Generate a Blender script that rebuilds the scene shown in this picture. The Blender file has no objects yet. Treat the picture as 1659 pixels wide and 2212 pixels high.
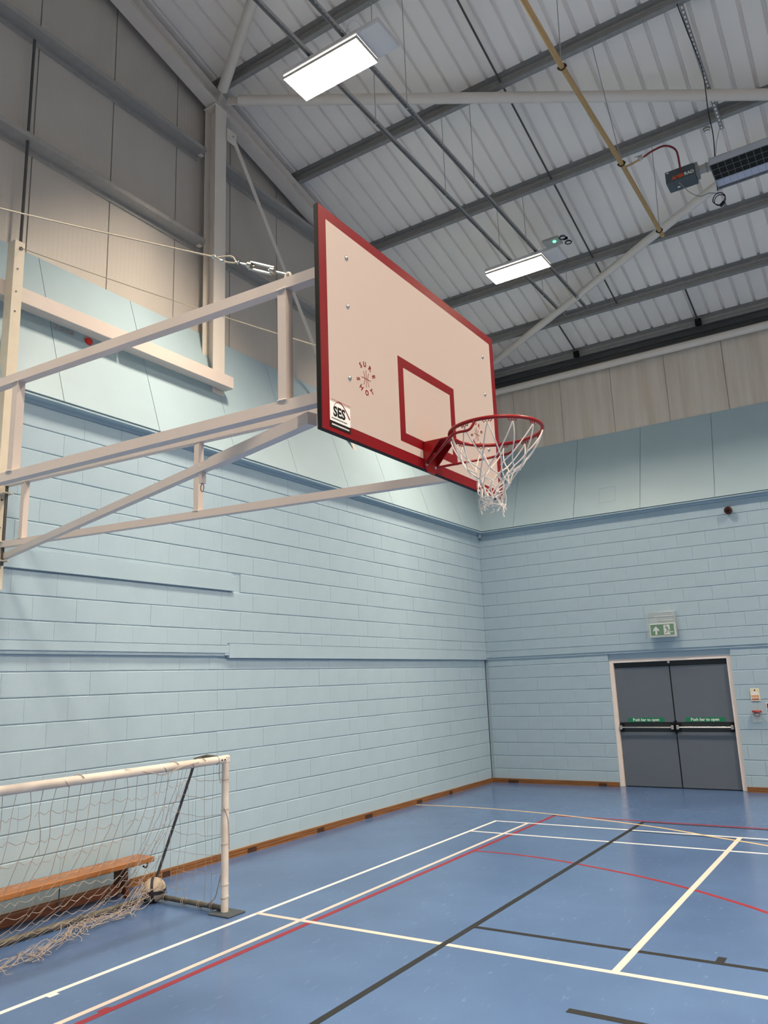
import bpy, bmesh, math, random
from mathutils import Vector, Matrix
random.seed(7)
SC = bpy.context.scene
COL = SC.collection
V = Vector

# ------------------------------------------------------------------ camera
FOC = 1686.43
CAMP = V((6.5788, -13.6454, 1.8609))
def cam_axes(yaw=0.5709, pit=0.2147, rol=-0.0374):
    f = V((-math.sin(yaw)*math.cos(pit), math.cos(yaw)*math.cos(pit), math.sin(pit)))
    rt = f.cross(V((0, 0, 1))).normalized(); u = rt.cross(f)
    c, s = math.cos(rol), math.sin(rol)
    return c*rt + s*u, -s*rt + c*u, f
AX, AU, AF = cam_axes()
cd = bpy.data.cameras.new('camera'); cam = bpy.data.objects.new('camera', cd); COL.objects.link(cam)
cd.sensor_fit = 'HORIZONTAL'; cd.sensor_width = 36.0; cd.lens = 36.0*FOC/1659.0
cd.clip_start = 0.05; cd.clip_end = 200
m = Matrix((AX, AU, -AF)).transposed().to_4x4(); m.translation = CAMP
cam.matrix_world = m
SC.camera = cam

# ------------------------------------------------------------------ world, exposure
w = bpy.data.worlds.new('world'); SC.world = w; w.use_nodes = True
w.node_tree.nodes['Background'].inputs[0].default_value = (0.5, 0.6, 0.7, 1)
w.node_tree.nodes['Background'].inputs[1].default_value = 0.02
SC.view_settings.view_transform = 'Standard'
SC.view_settings.look = 'None'
SC.view_settings.gamma = 1.0
SC.view_settings.use_curve_mapping = False
SC.view_settings.exposure = -0.46
LAMP_STRENGTH = 9.0
LAMP_WATTS = 470.0
LAMP_COLOR = (1.0, 0.83, 0.64)
# the hall's ceiling lamps: real area lights sitting in the lamp housings (louvred, so the beam is narrower than a bare panel)
LAMPS = [(2.53, -7.99), (2.46, -3.0), (2.5, -12.6), (2.5, -17.5), (8.2, -3.0), (8.2, -8.0), (8.2, -12.6), (8.2, -17.5), (13.8, -3.0), (13.8, -8.0), (13.8, -12.6), (13.8, -17.5)]
for lx, ly in LAMPS:
    ld = bpy.data.lights.new('lamp_light', 'AREA'); ld.shape = 'RECTANGLE'; ld.size = .92; ld.size_y = .37
    ld.energy = LAMP_WATTS*(1.0 if lx < 5 else 1.45); ld.color = LAMP_COLOR; ld.spread = math.radians(168)
    lo = bpy.data.objects.new('lamp_light', ld); COL.objects.link(lo); lo.location = (lx-.047, ly, 8.143)

# ------------------------------------------------------------------ materials
def lin(c): return tuple((x/12.92 if x <= .04045 else ((x+.055)/1.055)**2.4) for x in c)
MATS = {}
def mat(name, rgb, rough=0.5, metal=0.0, var=0.0, scale=6.0, bump=0.0, bscale=60.0, spec=0.5, stretch=None, emit=None, alpha=None, trans=0.0, rgb2=None, ior=1.45):
    if name in MATS: return MATS[name]
    mt = bpy.data.materials.new(name); mt.use_nodes = True
    nt = mt.node_tree; b = nt.nodes['Principled BSDF']
    c = lin([x/255 for x in rgb])
    b.inputs['Base Color'].default_value = (*c, 1)
    b.inputs['Roughness'].default_value = rough; b.inputs['Metallic'].default_value = metal
    b.inputs['Specular IOR Level'].default_value = spec
    b.inputs['IOR'].default_value = ior
    if alpha is not None: b.inputs['Alpha'].default_value = alpha
    if trans: b.inputs['Transmission Weight'].default_value = trans
    if emit: b.inputs['Emission Color'].default_value = (*emit[0], 1); b.inputs['Emission Strength'].default_value = emit[1]
    tc = nt.nodes.new('ShaderNodeTexCoord'); mp = nt.nodes.new('ShaderNodeMapping')
    nt.links.new(tc.outputs['Object'], mp.inputs[0])
    if stretch: mp.inputs['Scale'].default_value = stretch
    if var or rgb2:
        n = nt.nodes.new('ShaderNodeTexNoise'); n.inputs['Scale'].default_value = scale; n.inputs['Detail'].default_value = 4
        nt.links.new(mp.outputs[0], n.inputs[0])
        r = nt.nodes.new('ShaderNodeValToRGB')
        r.color_ramp.elements[0].position = .3; r.color_ramp.elements[1].position = .7
        c2 = lin([x/255 for x in rgb2]) if rgb2 else tuple(x*(1-var) for x in c)
        r.color_ramp.elements[0].color = (*c2, 1); r.color_ramp.elements[1].color = (*c, 1)
        nt.links.new(n.outputs[0], r.inputs[0]); nt.links.new(r.outputs[0], b.inputs['Base Color'])
    if bump:
        n2 = nt.nodes.new('ShaderNodeTexNoise'); n2.inputs['Scale'].default_value = bscale; n2.inputs['Detail'].default_value = 3
        nt.links.new(mp.outputs[0], n2.inputs[0])
        bp = nt.nodes.new('ShaderNodeBump'); bp.inputs['Strength'].default_value = bump; bp.inputs['Distance'].default_value = .004
        nt.links.new(n2.outputs[0], bp.inputs['Height']); nt.links.new(bp.outputs[0], b.inputs['Normal'])
    MATS[name] = mt
    return mt
PAINT = mat('blue_block_paint', (173, 197, 211), .62, var=.05, scale=3, bump=.55, bscale=160)
PANELM = mat('blue_panel_paint', (172, 196, 207), .5, var=.04, scale=2.5, bump=.08, bscale=20)
CLAD = mat('cream_liner_steel', (192, 186, 178), .42, var=.04, scale=2)
CLADF = mat('stained_liner_steel', (226, 217, 206), .34, rgb2=(208, 196, 180), scale=1.6, stretch=(5, 5, .35))
ROOFM = mat('white_liner_roof', (247, 240, 232), .5, var=.03, scale=2)
GALV = mat('galvanised_steel', (172, 170, 166), .5, .15, var=.12, scale=14)
GALVD = mat('dull_galvanised_steel', (148, 147, 145), .55, .12, var=.15, scale=14)
WSTEEL = mat('white_painted_steel', (226, 218, 208), .42, var=.03, scale=5)
FRAMEM = mat('cream_painted_frame', (216, 204, 196), .38, var=.03, scale=7, bump=.04, bscale=90)
POSTM = mat('yellowed_cream_paint', (220, 210, 190), .42, var=.06, scale=9)
WOODD = mat('skirting_wood', (160, 112, 66), .45, rgb2=(112, 70, 36), scale=5, stretch=(.5, .5, 34))
WOODK = mat('skirting_dark_wood', (74, 48, 30), .5, var=.2)
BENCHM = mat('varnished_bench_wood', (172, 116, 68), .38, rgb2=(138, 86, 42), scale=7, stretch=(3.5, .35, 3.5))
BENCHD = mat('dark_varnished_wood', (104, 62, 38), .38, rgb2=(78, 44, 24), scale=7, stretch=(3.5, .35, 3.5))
RED = mat('red_board_paint', (124, 8, 20), .32, var=.06, scale=5)
REDRIM = mat('red_rim_enamel', (150, 18, 20), .28, var=.1, scale=12)
BOARD = mat('white_board_face', (196, 180, 172), .42, var=.02, scale=3)
BLACK = mat('black_edge_paint', (12, 12, 13), .55, spec=.25)
BOLT = mat('zinc_bolt', (190, 190, 186), .25, .9)
CORD = mat('white_net_cord', (226, 222, 216), .8)
GCORD = mat('grubby_net_cord', (178, 166, 158), .85, var=.2, scale=30)
ROPE = mat('braided_rope', (205, 195, 175), .8, var=.15, scale=60)
DARKT = mat('dark_grey_tube', (82, 82, 82), .45, .2, var=.1)
WORN = mat('worn_grey_tube', (112, 108, 96), .5, .2, rgb2=(66, 66, 62), scale=9)
GOALW = mat('scuffed_white_goal_paint', (232, 224, 216), .45, rgb2=(206, 196, 186), scale=5)
RUBBER = mat('grey_rubber_foot', (72, 80, 86), .7, var=.1)
DOORM = mat('grey_door_laminate', (98, 108, 120), .5, var=.03, bump=.03)
DOORD = mat('dark_door_core', (26, 36, 40), .45)
CHROME = mat('brushed_chrome', (205, 200, 196), .25, 1.0)
WHITEP = mat('white_gloss_wood', (246, 234, 226), .4, var=.03)
GREEN = mat('sign_green', (20, 128, 88), .5)
GREEN2 = mat('exit_sign_green', (28, 120, 52), .45)
WHITET = mat('white_lettering', (235, 238, 235), .5)
GASM = mat('ochre_gas_pipe', (182, 148, 98), .42, var=.08, scale=10)
COPPER = mat('brass_clamp', (70, 50, 34), .4, .6)
BOXM = mat('heater_box_grey', (74, 82, 86), .5, .1)
ORANGE = mat('orange_letters', (214, 82, 32), .5)
HOSE = mat('dark_red_hose', (120, 34, 40), .5)
CABLE = mat('black_cable', (24, 24, 26), .5)
STEELB = mat('polished_reflector', (188, 192, 200), .3, .7)
CLEAR = mat('clear_polycarbonate', (215, 225, 228), .06, alpha=.13)
LAMPBODY = mat('white_lamp_body', (215, 212, 212), .45)
DIFF = mat('lamp_diffuser', (255, 250, 240), .5, emit=(LAMP_COLOR, LAMP_STRENGTH))
LOUV = mat('grey_louvre_blade', (190, 188, 184), .5)
LEDG = mat('green_indicator', (60, 230, 120), .4, emit=((.1, 1, .35), 6))
REDP = mat('red_plastic', (150, 30, 30), .35)
DRED = mat('dark_red_sounder', (58, 18, 18), .35)
CREAMP = mat('cream_plastic', (232, 224, 196), .5)
PEACH = mat('peach_print', (228, 170, 130), .5)
L_WHITE = mat('line_white', (234, 230, 226), .42)
L_CREAM = mat('line_cream', (214, 201, 190), .42)
L_RED = mat('line_red', (142, 34, 46), .42)
L_BLACK = mat('line_black', (27, 28, 28), .55)
L_YEL = mat('line_yellow', (218, 190, 142), .42)

def floor_material():
    mt = bpy.data.materials.new('blue_sports_vinyl'); mt.use_nodes = True; nt = mt.node_tree; b = nt.nodes['Principled BSDF']
    tc = nt.nodes.new('ShaderNodeTexCoord')
    n = nt.nodes.new('ShaderNodeTexNoise'); n.inputs['Scale'].default_value = .9; n.inputs['Detail'].default_value = 6
    nt.links.new(tc.outputs['Object'], n.inputs[0])
    r = nt.nodes.new('ShaderNodeValToRGB')
    r.color_ramp.elements[0].position = .35; r.color_ramp.elements[1].position = .68
    r.color_ramp.elements[0].color = (*lin((76/255, 102/255, 144/255)), 1); r.color_ramp.elements[1].color = (*lin((85/255, 113/255, 156/255)), 1)
    nt.links.new(n.outputs[0], r.inputs[0])
    # scuffs: sparse pale streaks that belong to the floor
    mp = nt.nodes.new('ShaderNodeMapping'); mp.inputs['Scale'].default_value = (9, 2.2, 1); mp.inputs['Rotation'].default_value = (0, 0, .5)
    nt.links.new(tc.outputs['Object'], mp.inputs[0])
    n2 = nt.nodes.new('ShaderNodeTexNoise'); n2.inputs['Scale'].default_value = 2.2; n2.inputs['Detail'].default_value = 8; n2.inputs['Roughness'].default_value = .7
    nt.links.new(mp.outputs[0], n2.inputs[0])
    r2 = nt.nodes.new('ShaderNodeValToRGB'); r2.color_ramp.elements[0].position = .60; r2.color_ramp.elements[1].position = .74
    r2.color_ramp.elements[0].color = (0, 0, 0, 1); r2.color_ramp.elements[1].color = (.35, .35, .35, 1)
    nt.links.new(n2.outputs[0], r2.inputs[0])
    mx = nt.nodes.new('ShaderNodeMixRGB'); mx.inputs[2].default_value = (*lin((150/255, 178/255, 220/255)), 1)
    nt.links.new(r2.outputs[0], mx.inputs[0]); nt.links.new(r.outputs[0], mx.inputs[1]); nt.links.new(mx.outputs[0], b.inputs['Base Color'])
    n3 = nt.nodes.new('ShaderNodeTexNoise'); n3.inputs['Scale'].default_value = 3; n3.inputs['Detail'].default_value = 4
    nt.links.new(tc.outputs['Object'], n3.inputs[0])
    mr = nt.nodes.new('ShaderNodeMapRange'); mr.inputs['To Min'].default_value = .17; mr.inputs['To Max'].default_value = .27
    nt.links.new(n3.outputs[0], mr.inputs[0]); nt.links.new(mr.outputs[0], b.inputs['Roughness'])
    b.inputs['Specular IOR Level'].default_value = .45
    return mt
FLOORM = floor_material()

# ------------------------------------------------------------------ mesh helpers
class MB:
    def __init__(s): s.v = []; s.f = []
    def poly(s, pts, faces):
        o = len(s.v); s.v += [tuple(p) for p in pts]; s.f += [tuple(i+o for i in f) for f in faces]; return s
    def box(s, a, b):
        x0, y0, z0 = [min(a[i], b[i]) for i in range(3)]; x1, y1, z1 = [max(a[i], b[i]) for i in range(3)]
        return s.poly([(x0,y0,z0),(x1,y0,z0),(x1,y1,z0),(x0,y1,z0),(x0,y0,z1),(x1,y0,z1),(x1,y1,z1),(x0,y1,z1)],
                      [(0,3,2,1),(4,5,6,7),(0,1,5,4),(1,2,6,5),(2,3,7,6),(3,0,4,7)])
    def cbox(s, a, b, c=.004):      # chamfered box
        bm = bmesh.new()
        x0, y0, z0 = [min(a[i], b[i]) for i in range(3)]; x1, y1, z1 = [max(a[i], b[i]) for i in range(3)]
        bmesh.ops.create_cube(bm, size=1, matrix=Matrix.Translation(((x0+x1)/2, (y0+y1)/2, (z0+z1)/2)) @ Matrix.Diagonal((x1-x0, y1-y0, z1-z0, 1)))
        bmesh.ops.bevel(bm, geom=bm.edges[:], offset=min(c, .45*min(x1-x0, y1-y0, z1-z0)), segments=1, affect='EDGES')
        s.bm(bm); return s
    def bm(s, bm, mtx=None):
        if mtx is not None: bm.transform(mtx)
        bm.verts.index_update()
        s.poly([v.co[:] for v in bm.verts], [tuple(v.index for v in f.verts) for f in bm.faces]); bm.free(); return s
    def frame(s, p, q, up=(0, 0, 1)):
        p, q = V(p), V(q); d = (q-p).normalized(); up = V(up)
        if abs(d.dot(up)) > .99: up = V((1, 0, 0))
        a = d.cross(up).normalized(); return p, q, d, a, a.cross(d)
    def beam(s, p, q, w, h, up=(0, 0, 1)):   # w sideways, h along up
        p, q, d, a, u = s.frame(p, q, up)
        c = [(-w/2, -h/2), (w/2, -h/2), (w/2, h/2), (-w/2, h/2)]
        pts = [p+a*x+u*y for x, y in c]+[q+a*x+u*y for x, y in c]
        return s.poly(pts, [(3,2,1,0),(4,5,6,7),(0,1,5,4),(1,2,6,5),(2,3,7,6),(3,0,4,7)])
    def sweep(s, p, q, prof, up=(0, 0, 1), closed=True):  # prof: list of (sideways, up)
        p, q, d, a, u = s.frame(p, q, up); n = len(prof)
        pts = [p+a*x+u*y for x, y in prof]+[q+a*x+u*y for x, y in prof]
        fs = [(i, (i+1) % n, n+(i+1) % n, n+i) for i in range(n if closed else n-1)]
        if closed: fs += [tuple(range(n-1, -1, -1)), tuple(range(n, 2*n))]
        return s.poly(pts, fs)
    def tube(s, pts, r, n=8, caps=True, closed=False):
        pts = [V(p) for p in pts]; N = len(pts); rings = []; prev = None
        for i, p in enumerate(pts):
            if closed: t = pts[(i+1) % N]-pts[i-1]
            else: t = pts[min(i+1, N-1)]-pts[max(i-1, 0)]
            t = t.normalized() if t.length > 1e-9 else V((0, 0, 1))
            if prev is None:
                a = t.cross(V((0, 0, 1)));
                if a.length < .05: a = t.cross(V((1, 0, 0)))
            else: a = prev - t*prev.dot(t)
            if a.length < 1e-6: a = t.orthogonal()
            a.normalize(); prev = a; b = t.cross(a)
            rr = r[i] if isinstance(r, (list, tuple)) else r
            rings.append([p+a*math.cos(2*math.pi*k/n)*rr+b*math.sin(2*math.pi*k/n)*rr for k in range(n)])
        v = [x for R_ in rings for x in R_]; f = []
        for i in range(N if closed else N-1):
            j = (i+1) % N
            f += [(i*n+k, i*n+(k+1) % n, j*n+(k+1) % n, j*n+k) for k in range(n)]
        if caps and not closed: f += [tuple(range(n-1, -1, -1)), tuple((N-1)*n+k for k in range(n))]
        return s.poly(v, f)
    def disc(s, c, nrm, r, t, n=16):    # short cylinder from c along nrm
        c, nrm = V(c), V(nrm).normalized(); return s.tube([c, c+nrm*t], r, n)
    def dome(s, c, nrm, r, h, n=10, rings=3):
        c, nrm = V(c), V(nrm).normalized()
        P = [c+nrm*h*math.sin(k/rings*math.pi/2) for k in range(rings)]+[c+nrm*h]
        Rr = [r*math.cos(k/rings*math.pi/2) for k in range(rings)]+[r*.02]
        return s.tube(P, Rr, n)
    def build(s, name, m, parent=None, smooth=False, loc=None):
        me = bpy.data.meshes.new(name)
        vs = s.v if loc is None else [(x-loc[0], y-loc[1], z-loc[2]) for x, y, z in s.v]
        me.from_pydata(vs, [], s.f); me.materials.append(m); me.update()
        bm = bmesh.new(); bm.from_mesh(me); bmesh.ops.recalc_face_normals(bm, faces=bm.faces[:]); bm.to_mesh(me); bm.free()
        if smooth:
            for p in me.polygons: p.use_smooth = True
            try: me.set_sharp_from_angle(angle=math.radians(40))
            except Exception: pass
        o = bpy.data.objects.new(name, me); COL.objects.link(o)
        if loc is not None: o.location = loc
        if parent is not None:
            o.parent = parent; o.matrix_parent_inverse = PINV(parent)
        return o
def PINV(p):
    M = Matrix.Translation(p.location) if p.parent is None else Matrix.Identity(4)
    q = p
    M = Matrix.Identity(4)
    while q is not None:
        M = q.matrix_parent_inverse @ Matrix.Translation(q.location) @ M if q.parent else Matrix.Translation(q.location) @ M
        q = q.parent
    return M.inverted()
def tag(o, label=None, cat=None, group=None, kind=None):
    if label: o['label'] = label
    if cat: o['category'] = cat
    if group: o['group'] = group
    if kind: o['kind'] = kind
    return o
def thing(name, loc, label, cat, group=None):
    o = bpy.data.objects.new(name, None); COL.objects.link(o); o.location = loc; o.empty_display_size = .1
    return tag(o, label, cat, group)
def text_mesh(txt, size, mtx, name, m, parent, depth=.0008, bold=0.0, spacing=1.0):
    cu = bpy.data.curves.new(name, 'FONT'); cu.body = txt; cu.size = size; cu.align_x = 'CENTER'; cu.align_y = 'CENTER'
    cu.extrude = depth; cu.offset = bold; cu.space_character = spacing; cu.resolution_u = 3
    to = bpy.data.objects.new(name, cu); COL.objects.link(to)
    dg = bpy.context.evaluated_depsgraph_get(); me = bpy.data.meshes.new_from_object(to.evaluated_get(dg))
    bpy.data.objects.remove(to); bpy.data.curves.remove(cu)
    me.transform(mtx); me.materials.clear(); me.materials.append(m)
    o = bpy.data.objects.new(name, me); COL.objects.link(o)
    if parent is not None: o.parent = parent; o.matrix_parent_inverse = PINV(parent)
    return o
def face_mtx(origin, right, up):   # text plane: x->right, y->up
    r, u = V(right).normalized(), V(up).normalized(); n = r.cross(u)
    M = Matrix((r, u, n)).transposed().to_4x4(); M.translation = origin; return M
def smoothpath(pts, n=6):
    pts = [V(p) for p in pts]; out = []
    for i in range(len(pts)-1):
        p0 = pts[max(i-1, 0)]; p1 = pts[i]; p2 = pts[i+1]; p3 = pts[min(i+2, len(pts)-1)]
        for k in range(n):
            t = k/n
            out.append(.5*((2*p1)+(p2-p0)*t+(2*p0-5*p1+4*p2-p3)*t*t+(3*p1-p0-3*p2+p3)*t**3))
    return out+[pts[-1]]

# ------------------------------------------------------------------ dimensions
Z0, CH = .2446, .2282            # first bed joint, course height
HX, YB, YR = 18.0, -20.46, -10.23
def rz(y): return 9.455-.268*((y if y > YR else 2*YR-y)+5.31)     # underside of the purlins
PURL = [.50, -.57, -1.78, -3.52, -5.225, -6.92, -8.6]
FAS_L = ((.12, 4.648), (-.46, 6.39))      # sloped panel above the left wall: (x, z) bottom and top
FAS_F = ((-.12, 4.648), (.54, 6.29))      # same above the far wall: (y, z)
DX0, DX1, DZ = 2.30, 4.28, 2.237

# ------------------------------------------------------------------ floor and lines
fl = MB().box((-1.2, YB-.3, -.12), (HX+.3, 1.4, 0)).build('floor', FLOORM); tag(fl, 'smooth blue sports hall floor with coloured court lines', kind='structure')
LZ = .0012
def strip(pts, w, m, label, z=LZ, wide=None):
    pts = [V((p[0], p[1], 0)) for p in pts]; mb = MB(); L = []
    for i, p in enumerate(pts):
        t = (pts[min(i+1, len(pts)-1)]-pts[max(i-1, 0)]).normalized(); nn = V((-t.y, t.x, 0))*w/2
        L.append((p+nn, p-nn))
    for i in range(len(L)-1):
        a, b, c, d = L[i][0], L[i][1], L[i+1][1], L[i+1][0]
        mb.poly([(q.x, q.y, h) for h in (.0, z) for q in (a, b, c, d)], [(4,5,6,7),(0,3,2,1),(0,1,5,4),(1,2,6,5),(2,3,7,6),(3,0,4,7)])
    o = mb.build('court_line', m, fl); o['label'] = label; return o
bx, by = 1.699, -3.582
strip([(bx+.02, by), (bx+.02, -17.2)], .042, L_WHITE, 'outer white side line nearest the wall')
strip([(bx+.48, by), (bx+.48, -17.2)], .044, L_CREAM, 'inner white side line beside the red line')
strip([(bx, by-.02), (bx+6.1, by-.02)], .042, L_WHITE, 'white back line', .0016)
strip([(bx, by-.78), (bx+6.1, by-.78)], .042, L_WHITE, 'white line just before the back line', .0016)
strip([(bx, by-4.70), (bx+6.1, by-4.70)], .05, L_CREAM, 'cream line crossing the foreground', .0016)
strip([(bx+3.05, by-.02), (bx+3.05, by-4.70)], .05, L_CREAM, 'cream centre line', .0019)
strip([(2.29, -2.93), (2.29, -17.4)], .05, L_RED, 'red side line', .0014)
strip([(2.265, -2.955), (12, -2.99)], .05, L_RED, 'red end line', .0014)
strip([(3.51, -3.03), (3.51, -17.4)], .05, L_BLACK, 'black side line', .0018)
strip([(3.49, -3.035), (12, -3.055)], .045, L_BLACK, 'black end line behind the white back line', .0011)
strip([(3.51, -7.825), (12, -7.825)], .05, L_BLACK, 'black cross line', .0012)
strip([(5.293, -7.80), (5.293, -7.70)], .055, L_BLACK, 'short black tick on the cross line')
strip([(4.69, -8.97), (6.6, -8.97)], .06, L_BLACK, 'short black line in the foreground')
strip([(3.53, -3.66), (4.2, -3.69), (5.1, -3.72), (8, -3.76)], .025, L_BLACK, 'thin black line under the white back line', .0010)
strip(smoothpath([(2.297, -5.381, 0), (2.75, -5.375, 0), (3.27, -5.46, 0), (3.72, -5.60, 0), (4.25, -5.80, 0), (4.75, -6.06, 0), (5.19, -6.35, 0), (5.42, -6.53, 0), (6.0, -7.05, 0), (6.5, -7.7, 0), (6.95, -8.6, 0), (7.2, -9.6, 0), (7.2, -10.8, 0), (6.9, -12.0, 0)]), .045, L_RED, 'curved red line', .0010)
strip(smoothpath([(-.02, -2.76, 0), (.756, -2.71, 0), (1.526, -2.75, 0), (2.25, -2.87, 0), (2.846, -3.02, 0), (3.49, -3.22, 0), (3.95, -3.40, 0), (4.5, -3.68, 0), (5.08, -3.95, 0), (6, -4.5, 0), (6.8, -5.3, 0), (7.5, -6.4, 0), (7.9, -7.8, 0), (8.0, -9.4, 0), (7.9, -11.2, 0)]), .04, L_YEL, 'curved pale yellow line', .0020)
MB().box((1.739, -10.27, .0), (1.775, -10.20, .0012)).build('court_line', L_WHITE, fl)
MB().box((2.235, -10.27, .0), (2.2655, -10.19, .0013)).build('court_line', L_RED, fl)

# ------------------------------------------------------------------ walls
wl = MB()
wl.box((-.30, YB, 0), (-.063, .03, 2.23)).box((-.30, YB, 2.23), (-.013, .0, 4.62))
wl = wl.build('wall_left', PAINT); tag(wl, 'pale blue painted blockwork end wall with steel lining above', kind='structure')
wf = MB()
wf.box((-.056, .043, 0), (DX0, .30, 2.20)).box((DX1, .043, 0), (HX, .30, 2.20)).box((-.006, .013, 2.20), (HX, .30, 4.62))
wf = wf.build('wall_far', PAINT); tag(wf, 'pale blue painted blockwork wall with double doors', kind='structure')
wr = MB().box((HX, YB, 0), (HX+.2, .3, 11)).build('wall_right', mat('pale_wall_paint', (226, 226, 220), .6)); tag(wr, 'plain pale wall out of view', kind='structure')  # unseen wall, paint made pale to bounce more ambient light into the hall
wn = MB().box((-.3, YB-.2, 0), (HX+.2, YB, 8.6)).build('wall_near', MATS['pale_wall_paint']); tag(wn, 'plain pale wall out of view', kind='structure')  # also unseen, same pale paint chosen to lift the ambient light

def block_mesh(lu, lz, jit, face_left=True):
    # local: u in [0,lu], z in [0,lz], d outwards; ring at back, ring near the face, inset face
    gu, gz = (.0003 if face_left else .0006), .0016
    def ring(iu, iz, d): return [(gu+iu, gz+iz, d), (lu-gu-iu, gz+iz, d), (lu-gu-iu, lz-gz-iz, d), (gu+iu, lz-gz-iz, d)]
    P = ring(0, 0, -.02)+ring(.0, 0, -.007)+ring(.0006, .0058, 0)
    P[8] = (P[8][0], P[8][1]+jit[0], 0); P[10] = (P[10][0], P[10][1]-jit[1], 0); P[9] = (P[9][0], P[9][1]+jit[2], 0); P[11] = (P[11][0], P[11][1]-jit[3], 0)
    F = [(0,1,5,4),(1,2,6,5),(2,3,7,6),(3,0,4,7),(4,5,9,8),(5,6,10,9),(6,7,11,10),(7,4,8,11),(8,9,10,11)]
    return P, F
def lay_blocks(parent, axis, u0, u1, face, skips, cutz, jointu=None, limit=300):
    """axis 'y' = left wall (face = x of its surface by height), 'x' = far wall"""
    items = []; cache = {}
    L = .452
    for k in range(-1, 20):
        za = Z0+k*CH; zb = za+CH
        if k == -1: za = .02
        off = (k % 2)*L/2 + (.1 if axis == 'y' else .06)
        edges = []
        u = math.floor(u0/L)*L+off-L
        while u < u1+L:
            if u0 < u < u1: edges.append(u+random.choice([0, 0, 0, .006, -.006]))
            u += L
        if jointu is not None:
            edges = [e for e in edges if abs(e-jointu) > .09]+[jointu]
        edges = sorted([u0, u1]+edges)
        for a, b in zip(edges[:-1], edges[1:]):
            if b-a < .03: continue
            for seg in cutz(a, b, za, zb):
                items.append(seg)
    res = []
    for (a, b, za, zb) in items:
        if b-a < .03 or zb-za < .03: continue
        um = (a+b)/2; zm = (za+zb)/2; d0 = face(um, zm)
        c = V((d0, um, zm)) if axis == 'y' else V((um, d0, zm))
        dv = c-CAMP; dep = dv.dot(AF)
        if dep > .5:
            px = 829.5+FOC*dv.dot(AX)/dep; py = 1106-FOC*dv.dot(AU)/dep
            nrm = V((1, 0, 0)) if axis == 'y' else V((0, -1, 0))
            size = (b-a)*(zb-za)/dep**2*abs(nrm.dot(dv.normalized()))
            vis = -60 < px < 1720 and -60 < py < 2272
        else: size = 0; vis = False
        res.append((size if vis else size*1e-3, a, b, za, zb, d0))
    res.sort(key=lambda t: -t[0])
    rest = MB()
    for i, (sz, a, b, za, zb, d0) in enumerate(res):
        lu, lz = round(b-a, 3), round(zb-za, 3)
        var = random.randrange(4)
        key = (lu, lz, var)
        if i >= limit: key = None
        jit = [random.random()*.004 for _ in range(4)]
        dd = random.uniform(-.0018, .0018)
        def place(P):
            if axis == 'y': return [(z_d, -0+u_, z_z) for (u_, z_z, z_d) in P]
            return [(u_, -z_d, z_z) for (u_, z_z, z_d) in P]
        if key is None:
            P, F = block_mesh(lu, lz, jit, axis == 'y'); Q = place(P)
            o_ = (d0+dd, a, za) if axis == 'y' else (a, d0-dd, za)
            rest.poly([(p[0]+o_[0], p[1]+o_[1], p[2]+o_[2]) for p in Q], F); continue
        if key not in cache:
            P, F = block_mesh(lu, lz, jit, axis == 'y'); me = bpy.data.meshes.new('block'); me.from_pydata(place(P), [], F); me.materials.append(PAINT)
            bm = bmesh.new(); bm.from_mesh(me)
            for f in bm.faces:
                pass
            bmesh.ops.recalc_face_normals(bm, faces=bm.faces[:])
            ff = [f for f in bm.faces if all(abs(v.co.x if axis == 'y' else v.co.y) < 1e-6 for v in f.verts)][0]
            want = V((1, 0, 0)) if axis == 'y' else V((0, -1, 0))
            if ff.normal.dot(want) < 0: bmesh.ops.reverse_faces(bm, faces=bm.faces[:])
            bm.to_mesh(me); bm.free(); cache[key] = me
        o = bpy.data.objects.new('block', cache[key]); COL.objects.link(o)
        o.location = (d0+dd, a, za) if axis == 'y' else (a, d0-dd, za)
        o.parent = parent
    if rest.f:
        o = rest.build('block_field', PAINT, parent); o['kind'] = 'stuff'

def cut_left(a, b, za, zb):
    out = []; mid = (a+b)/2
    if mid > -6.85: lo, hi = 2.205, 2.37
    else: lo, hi = 2.26, 2.345
    spans = [(za, zb)]
    if za < hi and zb > lo:
        spans = []
        if lo-za > .03: spans.append((za, lo))
        if zb-hi > .03: spans.append((hi, zb))
    if mid < -6.81 and abs((za+zb)/2-(Z0+12.5*CH)) < .05: spans = []
    return [(a, b, p, q) for p, q in spans]
lay_blocks(wl, 'y', -12.0, 0.0, lambda u, z: -.05 if z < 2.3 and z < (2.205 if u > -6.85 else 2.26) else 0.0, None, cut_left, jointu=-7.0)
def cut_far(a, b, za, zb):
    segs = [(a, b)]
    if (za+zb)/2 < DZ:
        segs = []
        if a < DX0: segs.append((a, min(b, DX0)))
        if b > DX1: segs.append((max(a, DX1), b))
    out = []
    for p, q in segs:
        if q-p < .03: continue
        if za < DZ < zb: out += [(p, q, za, DZ), (p, q, 2.35, zb)] if zb > 2.38 else [(p, q, za, DZ)]
        else:
            out.append((p, q, max(za, 2.35) if (za > DZ and za < 2.35) else za, zb))
    return [s for s in out if s[3]-s[2] > .03]
lay_blocks(wf, 'x', 0.0, 7.2, lambda u, z: .03 if z < DZ else 0.0, None, cut_far)
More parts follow.
